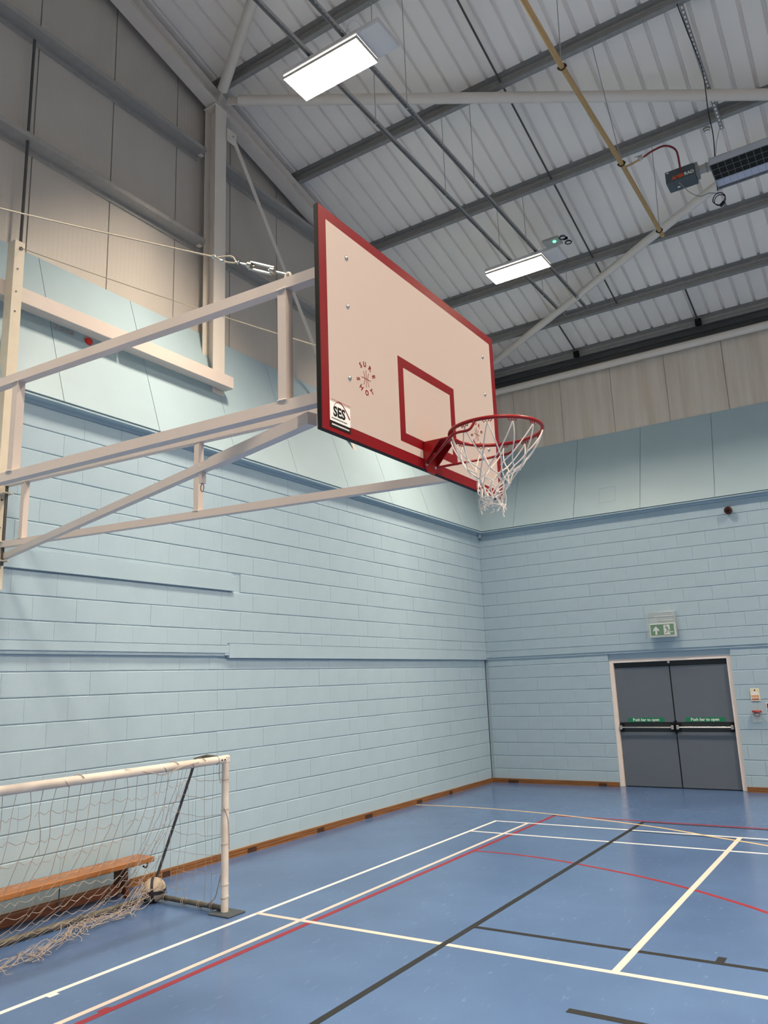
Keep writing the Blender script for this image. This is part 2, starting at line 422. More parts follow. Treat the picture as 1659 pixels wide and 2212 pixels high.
# smooth lintel bands
MB().cbox((-.06, -6.86, 2.205), (.001, .0, 2.37), .003).build('lintel_band', PAINT, wl)
MB().cbox((-.06, -12, 2.26), (.001, -6.862, 2.345), .003).build('lintel_band', PAINT, wl)
MB().cbox((-.06, -6.93, 2.235), (-.002, -6.86, 2.34), .003).build('lintel_end', PAINT, wl)
MB().cbox((-.01, -12, Z0+12*CH+.004), (.032, -6.81, Z0+13*CH-.05), .003).build('lintel_band', PAINT, wl)
MB().cbox((-.01, -12, Z0+13*CH-.045), (.008, -6.83, Z0+13*CH-.004), .003).build('lintel_band', PAINT, wl)
MB().cbox((-.0, -.001, 2.237), (HX, .06, 2.348), .002).build('lintel_band', PAINT, wf)

# skirting
def skirt(name, p0, p1, axis, label):
    a, b = min(p0, p1), max(p0, p1); mb = MB()
    for (z0, z1, t) in ((0, .02, .019), (.02, .026, .013), (.026, .05, .019), (.05, .056, .013), (.056, .078, .018)):
        if axis == 'y': mb.box((-.05, a, z0), (-.05+t, b, z1))
        else: mb.box((a, .03, z0), (b, .03-t, z1))
    o = mb.build(name, WOODD); tag(o, label, kind='structure')
    u = a+.3
    while u < b-.2:
        l = random.uniform(.10, .22)
        if axis == 'y': MB().box((-.05, u, .004), (-.0295, u+l, .05)).build('skirting_plug', WOODK, o)
        else: MB().box((u, .03, .004), (u+l, .0095, .05)).build('skirting_plug', WOODK, o)
        u += random.uniform(.9, 1.7)
    return o
skirt('baseboard_left', -12, .01, 'y', 'grooved brown wooden skirting along the left wall')
skirt('baseboard_far', -.03, DX0, 'x', 'grooved brown wooden skirting left of the doors')
skirt('baseboard_far_right', DX1, 9, 'x', 'grooved brown wooden skirting right of the doors')

# sloped fascia panels
(xb, zb_), (xt, zt) = FAS_L; (yb, zbf), (yt, ztf) = FAS_F
seamsL = [-12.85, -11.65, -10.46, -9.27, -8.08, -6.89, -5.70, -4.51, -3.32, -2.13, -.94]
def quadslab(P, t, nrm):
    mb = MB(); n = V(nrm).normalized()*t; P = [V(p) for p in P]; Q = [p-n for p in P]
    return mb.poly(P+Q, [(0,1,2,3),(7,6,5,4),(0,4,5,1),(1,5,6,2),(2,6,7,3),(3,7,4,0)])
nL = V((zt-zb_, 0, xb-xt)).normalized(); nF = V((0, -(ztf-zbf), -(yb-yt))).normalized()
nF = V((0, -(ztf-zbf), (yt-yb))).normalized()
g = .0032
for a, b in zip(seamsL[:-1], seamsL[1:]):
    fp = quadslab([(xb, a+g, zb_), (xb, b-g, zb_), (xt, b-g, zt), (xt, a+g, zt)], .018, nL).build('fascia_panel', PANELM, wl)
    for s_ in (a+.03, b-.03):
        for t in (.08, .36, .64, .92):
            q = V((xb+(xt-xb)*t, s_, zb_+(zt-zb_)*t)); MB().disc(q, nL, .004, .0015, 8).build('screw_head', PANELM, fp)
quadslab([(xb, -.94+g, zb_), (xb, yb, zb_), (xt, yt, zt), (xt, -.94+g, zt)], .018, nL).build('fascia_panel', PANELM, wl)
seamsF = [.78, 1.96, 3.157, 4.385, 5.59, 6.8, 8.0]
quadslab([(xb, yb, zbf), (.78-g, yb, zbf), (.78-g, yt, ztf), (xt, yt, ztf)], .018, nF).build('fascia_panel', PANELM, wf)
for a, b in zip(seamsF[:-1], seamsF[1:]):
    fp = quadslab([(a+g, yb, zbf), (b-g, yb, zbf), (b-g, yt, ztf), (a+g, yt, ztf)], .018, nF).build('fascia_panel', PANELM, wf)
    for s_ in (a+.03, b-.03):
        for t in (.08, .36, .64, .92):
            q = V((s_, yb+(yt-yb)*t, zbf+(ztf-zbf)*t)); MB().disc(q, nF, .004, .0015, 8).build('screw_head', PANELM, fp)
# underside boards of the fascia
MB().box((-.02, -12.8, 4.615), (.115, -.02, 4.632)).build('fascia_soffit', PANELM, wl)
MB().box((.115, -.115, 4.615), (8, .02, 4.632)).build('fascia_soffit', PANELM, wf)
# access hatch in the far fascia
def onF(x, z, o=0): t = (z-zbf)/(ztf-zbf); return V((x, yb+(yt-yb)*t, z))+nF*o
mbh = MB()
for (x0, x1, z0, z1) in ((2.42, 2.72, 4.86, 4.864), (2.42, 2.72, 5.146, 5.15), (2.42, 2.424, 4.86, 5.15), (2.716, 2.72, 4.86, 5.15)):
    mbh.poly([onF(x0, z0, .001), onF(x1, z0, .001), onF(x1, z1, .001), onF(x0, z1, .001), onF(x0, z0, -.01), onF(x1, z0, -.01), onF(x1, z1, -.01), onF(x0, z1, -.01)], [(0,1,2,3),(0,4,5,1),(1,5,6,2),(2,6,7,3),(3,7,4,0)])
mbh.build('access_hatch_frame', mat('hatch_joint_grey', (130, 146, 154), .6), wf)

# cladding sheets (one metre cover, fine vertical ribs)
def micro_sheet(n, w, h0, h1, place, m, parent):
    """place(u, z, d) -> point; ribs every w/n"""
    P = []; F = []; idx = []
    for k in range(n+1):
        for (du, d) in ((0, 0), (.62, 0), (.72, .0006), (.92, .0006)):
            u = (k+du)*w/n
            if u > w-.002: continue
            idx.append((u, d))
    idx = [(0.004, -.012)]+[(u+.004, d) for u, d in idx if u+.004 < w-.004]+[(w-.003, -.012)]
    for u, d in idx:
        P.append(place(u, h0(u), d)); P.append(place(u, h1(u), d))
    F = [(2*i, 2*i+2, 2*i+3, 2*i+1) for i in range(len(idx)-1)]
    return MB().poly(P, F).build('cladding_sheet', m, parent)
XC, YC = -.47, .55
y = -14.41
while y < .5:
    w_ = min(1.0, YC-y)
    micro_sheet(17, w_, lambda u: 6.30, lambda u, y=y: rz(y+u)+.22, lambda u, z, d, y=y: (XC+d, y+u, z), CLAD, wl)
    y += 1.0
MB().box((XC-.1, YB, 4.6), (XC-.013, .6, 11.0)).build('cladding_backing', GALVD, wl)
x = -.30
while x < 9:
    micro_sheet(17, 1.0, lambda u: 6.2, lambda u: rz(YC)+.18, lambda u, z, d, x=x: (x+u, YC-d, z), CLADF, wf)
    x += 1.0
MB().box((-.6, YC+.013, 4.6), (HX, YC+.1, 8.1)).build('cladding_backing', GALVD, wf)
micro_sheet(4, .17, lambda u: 6.2, lambda u: rz(YC)+.18, lambda u, z, d: (-.47+u, YC-d, z), CLADF, wf)

# ------------------------------------------------------------------ roof
ce = MB()
for s0, s1 in ((1.2, YR), (YR, YB-.3)):
    za, zb2 = rz(s0)+.25, rz(s1)+.25
    ce.poly([(-1, s0, za), (HX+.3, s0, za), (HX+.3, s1, zb2), (-1, s1, zb2), (-1, s0, za+.1), (HX+.3, s0, za+.1), (HX+.3, s1, zb2+.1), (-1, s1, zb2+.1)],
            [(0,1,2,3),(4,5,6,7),(0,1,5,4),(1,2,6,5),(2,3,7,6),(3,0,4,7)])
ce = ce.build('ceiling', ROOFM); tag(ce, 'pitched white ribbed steel roof lining on grey purlins', kind='structure')
def deck_mesh(n):      # profile along x: wide pan (low) and narrow crown (high)
    pr = []
    p = 1.0/n
    for k in range(n):
        u = k*p
        pr += [(u+.0, .044), (u+.026, .044), (u+.040, 0), (u+p-.014, 0)]
    pr += [(1.0, .044)]
    return pr
prof = deck_mesh(4)
def deck(x0, s0, s1):
    P = []
    for (u, h) in prof:
        P.append((x0+u, s0, rz(s0)+.175+h)); P.append((x0+u, s1, rz(s1)+.175+h))
    return MB().poly(P, [(2*i, 2*i+2, 2*i+3, 2*i+1) for i in range(len(prof)-1)])
for i in range(0, 19):
    deck(-.67+i, .75, YR).build('roof_sheet', ROOFM, ce)
    deck(-.67+i, YR, YB-.1).build('roof_sheet', ROOFM, ce)

# purlins: Z section, web facing the camera side, bottom flange pointing to the far wall
def purlin(y0, mirror=False):
    mb = MB(); h = .172
    s = -1 if mirror else 1
    prof2 = [(0, 0), (.062, 0), (.062, .016), (.059, .016), (.059, .003), (.003, .003), (.003, h*.32), (.012, h*.4), (.012, h*.6), (.003, h*.68), (.003, h), (-.06, h), (-.06, h-.003), (0, h-.003), (0, h*.68), (.009, h*.6), (.009, h*.4), (0, h*.32)]
    n = len(prof2); z0 = rz(y0)
    c, sn = math.cos(math.atan(.268)), math.sin(math.atan(.268))
    pts = []
    for X in (XC+.03, HX-.02):
        for (a, b) in prof2:
            yy = a*c+b*sn; zz = -a*sn+b*c
            pts.append((X, y0-.062*c+yy if not mirror else 2*YR-(y0-.062*c+yy), z0+.016+zz))
    return mb.poly(pts, [(i, (i+1) % n, n+(i+1) % n, n+i) for i in range(n)]+[tuple(range(n)), tuple(range(2*n-1, n-1, -1))])
names = {0: 'grey roof purlin at the eaves above the far wall', 1: 'grey roof purlin second from the far wall', 2: 'grey roof purlin third from the far wall behind the far lamp',
         3: 'grey roof purlin fourth from the far wall, over the heater', 4: 'grey roof purlin fifth from the far wall, crossing the upper right', 5: 'grey roof purlin sixth from the far wall, behind the nearest lamp', 6: 'grey roof purlin nearest the ridge, highest one'}
for i, y0 in enumerate(PURL):
    tag(purlin(y0).build('roof_purlin', GALVD), names[i], 'purlin', 'roof purlins')
for y0 in (-2.0, -3.7, -5.4, -7.1, -8.8, -.5):
    o = purlin(y0, True).build('roof_purlin', GALVD); tag(o, 'grey roof purlin on the slope behind the camera', 'purlin', 'roof purlins of the rear slope')
# anti sag rods
def rod(x, ya, yb2, off=.075):
    MB().tube([(x, ya, rz(ya)+off), (x, yb2, rz(yb2)+off)], .014, 8).build('tie_rod', DARKT, ce, True)
for ya, yb2 in zip(PURL[1:-1], PURL[2:]): rod(3.267, ya, yb2)
for x in (2.14, 4.40, 6.6): rod(x, PURL[0], PURL[1])
for x in (2.14, 4.40, 6.6):
    MB().cbox((x-.05, .36, rz(.5)-.0), (x+.05, .43, rz(.5)+.12)).build('rod_bracket', BLACK, ce)
# eaves beam stacked behind the tube
tag(MB().sweep((-.44, .47, 7.80), (HX-.05, .47, 7.80), [(-.035, -.15), (.03, -.15), (.03, -.09), (0, -.07), (0, -.03), (.03, -.02), (.03, .03), (0, .04), (0, .08), (.03, .10), (-.035, .10)]).build('eaves_beam', mat('dark_grey_steel', (70, 72, 74), .5, .1)),
    'dark grey folded eaves beam running above the white tube', 'beam')
tag(MB().tube([(-.35, .35, 7.57), (HX-.05, .35, 7.57)], .066, 16).build('eaves_tube', WSTEEL, None, True), 'long white steel tube running level along the eaves', 'tube')

# ------------------------------------------------------------------ primary steel
def ibeam(p, q, w, h, tf, tw, up):   # h along up, flanges of width w
    pr = [(-w/2, -h/2), (w/2, -h/2), (w/2, -h/2+tf), (tw/2, -h/2+tf), (tw/2, h/2-tf), (w/2, h/2-tf), (w/2, h/2), (-w/2, h/2), (-w/2, h/2-tf), (-tw/2, h/2-tf), (-tw/2, -h/2+tf), (-w/2, -h/2+tf)]
    return MB().sweep(p, q, pr, up)
rt_ = thing('gable_rafter', (-.25, -5, rz(-5)-.1), 'sloping white steel rafter climbing along the end wall', 'rafter')
upv = V((0, .268, 1)).normalized()
ibeam((-.25, .45, rz(.45)-.105), (-.25, YR, rz(YR)-.105), .2, .205, .012, .008, upv).build('rafter_beam', WSTEEL, rt_)
for yp in (-6.92, -5.225, -3.52, -8.6):
    MB().cbox((-.3, yp-.07, rz(yp)-.001), (-.2, yp+.02, rz(yp)+.012)).build('purlin_cleat', WSTEEL, rt_)
def column(y0, label):
    c = thing('steel_column', (-.26, y0, 5.4), label, 'column')
    ibeam((-.26, y0, 5.40), (-.26, y0, rz(y0)-.215), .203, .2, .011, .008, (1, 0, 0)).build('column_shaft', WSTEEL, c)
    MB().cbox((-.37, y0-.12, rz(y0)-.235), (-.15, y0+.12, rz(y0)-.215)).build('cap_plate', WSTEEL, c)
    for zr in (7.69, 9.05):
        MB().cbox((-.43, y0-.17, zr-.11), (-.36, y0-.101, zr-.10)).box((-.42, y0+.101, zr-.11), (-.36, y0+.16, zr-.10)).build('rail_cleat', WSTEEL, c)
    return c
column(-6.915, 'white steel wall column rising beside the backboard to the rafter')
column(-13.4, 'white steel wall column out of view to the left')
# sheeting rails
def rail(z, ya, yb2, label):
    # horizontal web standing off the wall, flange turned down at the wall, flange turned up at the room side
    pr = [(0, 0), (.175, 0), (.175, .06), (.158, .06), (.158, .057), (.172, .057), (.172, .003), (.003, .003), (.003, .0), (.003, -.066), (.02, -.066), (.02, -.060), (.017, -.060), (.017, -.069), (0, -.069)]
    pr = [(0, .003), (0, -.069), (.02, -.069), (.02, -.052), (.017, -.052), (.017, -.066), (.003, -.066), (.003, 0), (.175, 0), (.175, .06), (.155, .06), (.155, .057), (.172, .057), (.172, .003)]
    mb = MB(); n = len(pr)
    pts = [(-.465+a, yy, z+b) for yy in (ya, yb2) for (a, b) in pr]
    mb.poly(pts, [(i, (i+1) % n, n+(i+1) % n, n+i) for i in range(n)]+[tuple(range(n)), tuple(range(2*n-1, n-1, -1))])
    return tag(mb.build('sheeting_rail', GALV), label, 'rail', 'sheeting rails on the end wall')
rail(7.59, -14, -7.05, 'galvanised rail on end wall left of column, lower one'); rail(8.95, -14, -7.05, 'galvanised rail on end wall left of column, upper one')
rail(8.96, -6.79, -3.6, 'galvanised rail on end wall right of column, upper one'); rail(7.59, -6.79, .4, 'galvanised rail on end wall right of column, lower one')
# vertical wall rods
for yy, lab in ((-9.54, 'dark vertical rod linking the rails left of the column'), (-3.9, 'dark vertical rod behind the backboard')):
    o = MB().tube([(-.36, yy, 6.15), (-.36, yy, 8.85)], .016, 8)
    if yy < -9: tag(o.build('wall_rod', DARKT, None, True), lab, 'rod')
    else: tag(MB().tube([(-.36, yy, 6.15), (-.36, yy, 7.46)], .016, 8).build('wall_rod', DARKT, None, True), lab, 'rod')
# knee brace flat bar
kb = thing('flat_brace', (-.15, -6.7, 9.35), 'flat white steel bar slanting down from the column behind the backboard', 'brace')
MB().beam((-.15, -6.71, 9.35), (-.15, -3.93, 5.42), .07, .012, (1, 0, 0)).build('brace_bar', WSTEEL, kb)
MB().cbox((-.158, -6.81, 9.22), (-.142, -6.63, 9.42)).build('gusset_plate', WSTEEL, kb)
MB().disc((-.142, -6.7, 9.34), (1, 0, 0), .014, .012, 6).build('bolt', BOLT, kb)
# roof bracing tubes
def btube(name, p, q, r, label, plates=True):
    t = thing(name, p, label, 'brace')
    MB().tube([p, q], r, 18).build('brace_tube', WSTEEL, t, True)
    d = (V(q)-V(p)).normalized()
    e = V(p)-d*.02
    MB().beam(V(p)-d*.17, V(p)+d*.03, .012, .15, (0, .268, 1)).build('end_plate', WSTEEL, t)
    return t
def s_(y, o=-.10): return rz(y)+o
btube('roof_brace', (.06, -6.80, s_(-6.80)), (7.0, -3.33, s_(-3.33)), .07, 'long white roof bracing tube crossing the picture level below the nearest lamp')
btube('roof_brace', (0.0, .15, s_(.15)), (7.0, -3.45, s_(-3.45)), .065, 'white roof bracing tube rising from behind the backboard to the heater')
btube('roof_brace', (-.02, -7.03, s_(-7.03)), (1.9, -8.15, s_(-8.15)), .07, 'short thick white bracing tube above the column head')
MB()
# ------------------------------------------------------------------ strut channels, lamps
def strut(x, label):
    t = thing('strut_channel', (x, -5, 8.228), label, 'channel', 'channels carrying the lamps')
    ya, yb2 = -12.5, -.78
    mb = MB(); h = .021
    pr = [(-h, 0), (-h, .041), (h, .041), (h, 0), (h-.002, 0), (h-.002, .039), (-h+.002, .039), (-h+.002, 0)]
    pts = [(x+a, yy, 8.21+b) for yy in (ya, yb2) for a, b in pr]; n = 8
    mb.poly(pts, [(i, (i+1) % n, n+(i+1) % n, n+i) for i in range(n)]+[tuple(range(n)), tuple(range(15, 7, -1))])
    mb.build('channel', GALV, t)
    ho = MB(); yy = ya+.05
    while yy < yb2:
        ho.box((x-h-.0012, yy, 8.224), (x-h+.001, yy+.028, 8.238)); ho.box((x-.007, yy, 8.2475), (x+.007, yy+.028, 8.2485))
        ho.box((x-.007, yy, 8.2478), (x+.007, yy+.028, 8.2485)); ho.box((x-.008, yy, 8.2472), (x+.008, yy+.028, 8.249)); yy += .06
    o = ho.build('slots', BLACK, t); o['kind'] = 'stuff'
    for yp in PURL[2:6]:
        q = MB().tube([(x, yp-.03, 8.22), (x, yp-.03, rz(yp-.03)+.02)], .0045, 6); q.disc((x, yp-.03, 8.2), (0, 0, 1), .012, .012, 6); q.disc((x, yp-.03, rz(yp)-.005), (0, 0, 1), .018, .02, 8)
        q.build('hanger_rod', GALV, t)
    return t
strut(2.367, 'slotted steel channel under the roof, the one nearer the end wall'); strut(2.796, 'slotted steel channel under the roof, the one nearer the gas pipe')
def lamp(x, y, label, group=None):
    t = thing('ceiling_lamp', (x, y, 8.15), label, 'lamp', group)
    MB().cbox((x-.52, y-.20, 8.155), (x+.69, y+.20, 8.205), .006).build('lamp_body', LAMPBODY, t)
    MB().cbox((x+.425, y-.195, 8.148), (x+.685, y+.195, 8.156), .003).build('gear_cover', LAMPBODY, t)
    MB().cbox((x-.515, y-.195, 8.147), (x+.42, y+.195, 8.1555), .002).build('diffuser', DIFF, t)
    lv = MB()
    for k in range(9):
        yy = y-.192+k*.048
        lv.box((x-.515, yy-.0012, 8.106), (x+.42, yy+.0012, 8.140))
    lv.box((x-.518, y-.197, 8.106), (x-.514, y+.197, 8.15)).box((x+.419, y-.197, 8.106), (x+.423, y+.197, 8.15))
    lv.build('louvre', LOUV, t)
    for sx in (-.14, .29):
        MB().beam((x+sx, y-.2, 8.207), (x+sx, y+.2, 8.207), .03, .006).build('fixing_bar', GALV, t)
    return t
L1 = lamp(2.53, -7.99, 'bright rectangular ceiling lamp, the nearer larger one'); lamp(2.46, -3.0, 'bright rectangular ceiling lamp, the farther smaller one with a green light beside it')
for lx, ly in LAMPS[2:]:
    lamp(lx, ly, 'rectangular ceiling lamp outside the picture', 'ceiling lamps outside the picture')
tag(MB().tube(smoothpath([(2.80, -8.14, 8.25), (2.86, -8.20, 8.26), (2.94, -8.235, 8.27), (3.0, -8.22, 8.24), (3.02, -8.18, 8.2)]), .006, 6).build('lamp_cable', LAMPBODY, L1), None)
em = thing('emergency_light', (3.16, -3.36, 8.2), 'small white emergency light unit with glowing green indicator and twin heads', 'emergency light')
MB().cbox((2.99, -3.43, 8.17), (3.24, -3.22, 8.21)).build('unit_body', GALV, em)
MB().dome((3.16, -3.36, 8.168), (0, 0, -1), .026, .02).build('green_indicator', LEDG, em, True)
for p in ((3.30, -3.40, 8.16), (3.33, -3.24, 8.15)):
    MB().tube([V(p)+V((math.cos(a)*.045, math.sin(a)*.045, 0)) for a in [i*math.pi/8 for i in range(16)]], .009, 6, closed=True).build('lamp_head_rim', BLACK, em, True)
    MB().disc(p, (0, 0, 1), .043, .03, 16).build('lamp_head', LAMPBODY, em, True)
MB().cbox((3.28, -3.33, 8.16), (3.35, -3.31, 8.2)).build('head_bracket', BLACK, em)

# ------------------------------------------------------------------ gas pipe and heater
gp = thing('gas_pipe', (4.70, -5, 7.6), 'long ochre gas pipe hanging below the roof', 'pipe')
GZ = 7.62
MB().tube([(4.655, -11.5, GZ), (4.66, -7.2, GZ), (4.70, -5.35, GZ), (4.705, -3.55, GZ)], .027, 12).build('pipe', GASM, gp, True)
MB().disc((4.705, -3.56, GZ), (0, 1, 0), .03, .05, 12).build('end_cap', GASM, gp)
for yy in (-9.0, -7.17, -5.36, -3.66):
    c = MB().tube([V((4.70-.04*(yy < -6), yy, GZ))+V((math.cos(a)*.034, 0, math.sin(a)*.034)) for a in [i*math.pi/8 for i in range(16)]], .007, 6, closed=True).box((4.655-.04*(yy < -6), yy-.014, GZ-.008), (4.745-.04*(yy < -6), yy+.014, GZ+.006)).build('pipe_clamp', COPPER, gp)
for (p, q) in (((4.655, -7.17, GZ+.03), (4.66, -7.0, rz(-7.0))), ((4.70, -5.36, GZ+.03), (4.485, -5.25, rz(-5.25))), ((4.705, -3.66, GZ+.03), (4.72, -3.55, rz(-3.55)))):
    MB().tube([p, q], .005, 6).build('hanger_rod', GALV, gp)
MB().tube([(4.70, -5.27, GZ), (4.80, -5.24, GZ+.03), (4.93, -5.24, GZ+.06)], .012, 8).build('branch_pipe', GASM, gp, True)
MB().cbox((4.86, -5.26, GZ+.04), (4.91, -5.22, GZ+.08), .004).box((4.83, -5.27, GZ+.075), (4.93, -5.262, GZ+.082)).build('gas_valve', CHROME, gp)

ht = thing('radiant_heater', (5.6, -4.75, 7.5), 'overhead radiant heater with grey burner box and black grille hanging at the right', 'heater')
bxm = MB().cbox((5.06, -4.83, 7.50), (5.385, -4.61, 7.655), .004).build('burner_box', BOXM, ht)
text_mesh('AMBI', .058, face_mtx((5.198, -4.8312, 7.545), (1, 0, 0), (0, 0, 1)), 'lettering', ORANGE, bxm, bold=.002)
text_mesh('RAD', .054, face_mtx((5.326, -4.8312, 7.547), (1, 0, 0), (0, 0, 1)), 'lettering', WHITET, bxm, bold=.001)
MB().box((5.075, -4.8312, 7.63), (5.105, -4.829, 7.64)).build('label_plate', WHITET, bxm)
MB().box((5.16, -4.70, 7.4985), (5.19, -4.675, 7.501)).build('label_plate', WHITET, bxm)
MB().cbox((5.385, -4.80, 7.53), (5.42, -4.64, 7.67)).build('flange', GALVD, ht)
MB().tube([(5.42, -4.72, 7.60), (5.60, -4.72, 7.60)], .05, 14).build('burner_tube', GALV, ht, True)
MB().tube([(5.50, -4.72, 7.60), (5.515, -4.72, 7.60)], .058, 14).build('tube_collar', GALVD, ht, True)
hp = [(-4.95, 7.465), (-4.95, 7.54), (-4.90, 7.585), (-4.60, 7.62), (-4.40, 7.50), (-4.40, 7.465)]
mb = MB(); n = len(hp)
pts = [(X, a, b) for X in (5.56, 9.5) for a, b in hp]
mb.poly(pts, [(i, i+1, n+i+1, n+i) for i in range(n-1)]); mb.poly([(5.56, a, b) for a, b in hp], [tuple(range(n))])
hd = mb.build('reflector_hood', STEELB, ht)
for yy in (-4.82, -4.68):
    MB().tube([(5.58, yy, 7.535), (9.4, yy, 7.535)], .04, 12).build('radiant_tube', BLACK, ht, True)
MB().box((5.565, -4.94, 7.466), (9.4, -4.61, 7.470)).build('grille_mesh', BLACK, ht)
gr = MB(); x = 5.57
while x < 9.4:
    gr.tube([(x, -4.96, 7.46), (x, -4.40, 7.46)], .0016, 4); x += .075
for yy in (-4.95, -4.84, -4.72, -4.60, -4.40): gr.tube([(5.56, yy, 7.46), (9.4, yy, 7.46)], .002, 4)
gr.build('wire_guard', GALVD, ht)
MB().tube([(5.60, -4.72, 7.61), (5.60, -4.3, 8.15), (5.60, -3.5, rz(-3.5)-.03)], .004, 6).build('suspension_chain', GALV, ht)
MB().tube([(8.6, -4.72, 7.62), (8.6, -4.9, rz(-5.2)+.03)], .004, 6).build('suspension_chain', GALV, ht)
MB().tube(smoothpath([(4.93, -5.24, GZ+.06), (5.02, -5.2, 7.74), (5.15, -5.12, 7.80), (5.24, -5.0, 7.78), (5.245, -4.90, 7.66), (5.235, -4.845, 7.585)]), .012, 8).build('gas_hose', HOSE, ht, True)
MB().tube(smoothpath([(5.17, -4.84, 7.52), (5.22, -4.70, 7.485), (5.27, -4.55, 7.46), (5.36, -4.45, 7.43), (5.46, -4.42, 7.45), (5.56, -4.36, 7.43)]), .005, 6).build('power_cable', GALVD, ht, True)
st = thing('slotted_strap', (5.5, -4.4, 9.0), 'slotted steel strap hanging between two purlins above the heater', 'strap')
sa, sb = V((5.54, -5.24, rz(-5.24)-.02)), V((5.60, -3.42, rz(-3.42)-.04))
MB().beam(sa, sb, .05, .004).build('strap', GALVD, st)
ho = MB(); nh = 30
for k in range(nh):
    p = sa.lerp(sb, (k+.5)/nh); d = (sb-sa).normalized(); ho.beam(p-d*.016-V((0, 0, .0032)), p+d*.016-V((0, 0, .0032)), .018, .001)
o = ho.build('slots', ROOFM, st); o['kind'] = 'stuff'
cb = thing('hanging_cable', (5.6, -4.7, 8), 'thin black cable looped below the heater with a plug', 'cable')
MB().tube(smoothpath([(5.50, -5.26, rz(-5.26)), (5.53, -4.9, 9.30), (5.57, -4.45, 9.16), (5.60, -4.62, 8.75), (5.60, -4.66, 8.35), (5.62, -4.70, 8.0), (5.60, -4.66, 7.72), (5.56, -4.45, 7.60), (5.55, -4.40, 7.45)]), .006, 6).build('cable', CABLE, cb, True)
MB().tube([V((5.55, -4.38, 7.36))+V((math.cos(a)*.07, .01*math.sin(3*a), math.sin(a)*.075)) for a in [i*math.pi/10 for i in range(20)]], .006, 6, closed=True).tube([V((5.555, -4.37, 7.355))+V((math.cos(a)*.062, .02, math.sin(a)*.07)) for a in [i*math.pi/10 for i in range(20)]], .005, 6, closed=True).build('cable_loop', CABLE, cb, True)
MB().beam((5.55, -4.36, 7.27), (5.60, -4.36, 7.31), .03, .03).build('plug', CABLE, cb)
sd = thing('smoke_detector', (5.40, -3.44, rz(-3.44)-.02), 'round white smoke detector under the purlin beside the heater', 'detector')
MB().disc((5.42, -3.47, rz(-3.47)+.012), (0, 0, -1), .05, .012, 18).build('detector_base', GALV, sd, True)
MB().tube([(5.42, -3.47, rz(-3.47)-.018), (5.42, -3.47, rz(-3.47)-.04), (5.42, -3.47, rz(-3.47)-.055)], [.042, .038, .015], 18).build('detector_head', WHITET, sd, True)
MB().tube([V((5.42, -3.47, rz(-3.47)-.042))+V((math.cos(a)*.038, math.sin(a)*.038, 0)) for a in [-math.pi*.9+i*math.pi*.8/8 for i in range(9)]], .005, 6).build('detector_slot', BLACK, sd, True)

# ------------------------------------------------------------------ doors
d1 = thing('door_1', (3.29, .1, 0), 'pair of grey exit doors in a white frame', None); d1['kind'] = 'structure'
FY = .075
MB().cbox((DX0-.02, FY, 0), (DX0+.065, FY+.12, 2.115), .004).cbox((DX1-.075, FY, 0), (DX1+.02, FY+.12, 2.105), .004).cbox((DX0+.03, FY+.001, 2.04), (DX1-.03, FY+.119, 2.109), .004).build('door_frame', WHITEP, d1)
MB().box((DX0+.06, FY+.06, 1.965), (DX1-.07, FY+.12, 2.045)).build('head_stop', DOORD, d1)
MB().box((DX0-.02, .062, 2.10), (DX1+.02, .12, 2.25)).build('head_infill', PAINT, wf)
MB().box((DX0-.2, .2, 0), (DX1+.2, .24, 2.25)).build('door_backing', DOORD, d1)
DY = FY+.065
for sgn, (xa, xb2) in ((-1, (DX0+.068, 3.283)), (1, (3.298, DX1-.078))):
    lf = MB().cbox((xa, DY, .012), (xb2, DY+.045, 1.963), .003).build('door_leaf', DOORD, d1)
    inner = (xb2 if sgn < 0 else xa); outer = (xa if sgn < 0 else xb2)
    def plate(z0, z1, cut_top):
        c = .03; pts = []
        if cut_top: pr = [(xa+.002, z0), (xb2-.002, z0), (xb2-.002, z1-(c if sgn < 0 else 0)), (xb2-.002-(c if sgn < 0 else 0), z1), (xa+.002+(c if sgn > 0 else 0), z1), (xa+.002, z1-(c if sgn > 0 else 0))]
        else: pr = [(xa+.002+(c if sgn > 0 else 0), z0), (xb2-.002-(c if sgn < 0 else 0), z0), (xb2-.002, z0+(c if sgn < 0 else 0)), (xb2-.002, z1), (xa+.002, z1), (xa+.002, z0+(c if sgn > 0 else 0))]
        P2 = [(a, DY-.006, b) for a, b in pr]+[(a, DY+.002, b) for a, b in pr]; k = len(pr)
        MB().poly(P2, [tuple(range(k)), tuple(range(2*k-1, k-1, -1))]+[(i, (i+1) % k, k+(i+1) % k, k+i) for i in range(k)]).build('door_panel', DOORM, lf)
    plate(.014, .885, True); plate(1.045, 1.955, False)
    bar = MB().tube([(xa+.03, DY-.075, .965), (xb2-.03, DY-.075, .962)], .014, 10).build('push_bar', CHROME, lf, True)
    for xx in (xa+.035, xb2-.035):
        MB().cbox((xx-.022, DY-.095, .93), (xx+.022, DY, 1.0), .006).build('bar_bracket', CHROME, lf)
    MB().cbox((xa+.01, DY-.03, .90), (xa+.07, DY, 1.03), .004).cbox((xb2-.07, DY-.03, .90), (xb2-.01, DY, 1.03), .004).build('bar_housing', BLACK, lf)
    sx0 = xa+.15 if sgn < 0 else xa+.16
    MB().cbox((sx0, DY-.0105, 1.05), (sx0+.60, DY-.006, 1.118), .001).build('door_sign', GREEN, lf)
    text_mesh('Push bar to open', .063, face_mtx((sx0+.30, DY-.0108, 1.084), (1, 0, 0), (0, 0, 1)), 'sign_text', WHITET, lf, bold=.0016)
MB().box((3.2845, DY-.02, .90), (3.2965, DY+.02, 1.03)).box((3.284, DY-.002, .012), (3.297, DY+.03, 1.96)).build('meeting_stile', BLACK, d1)
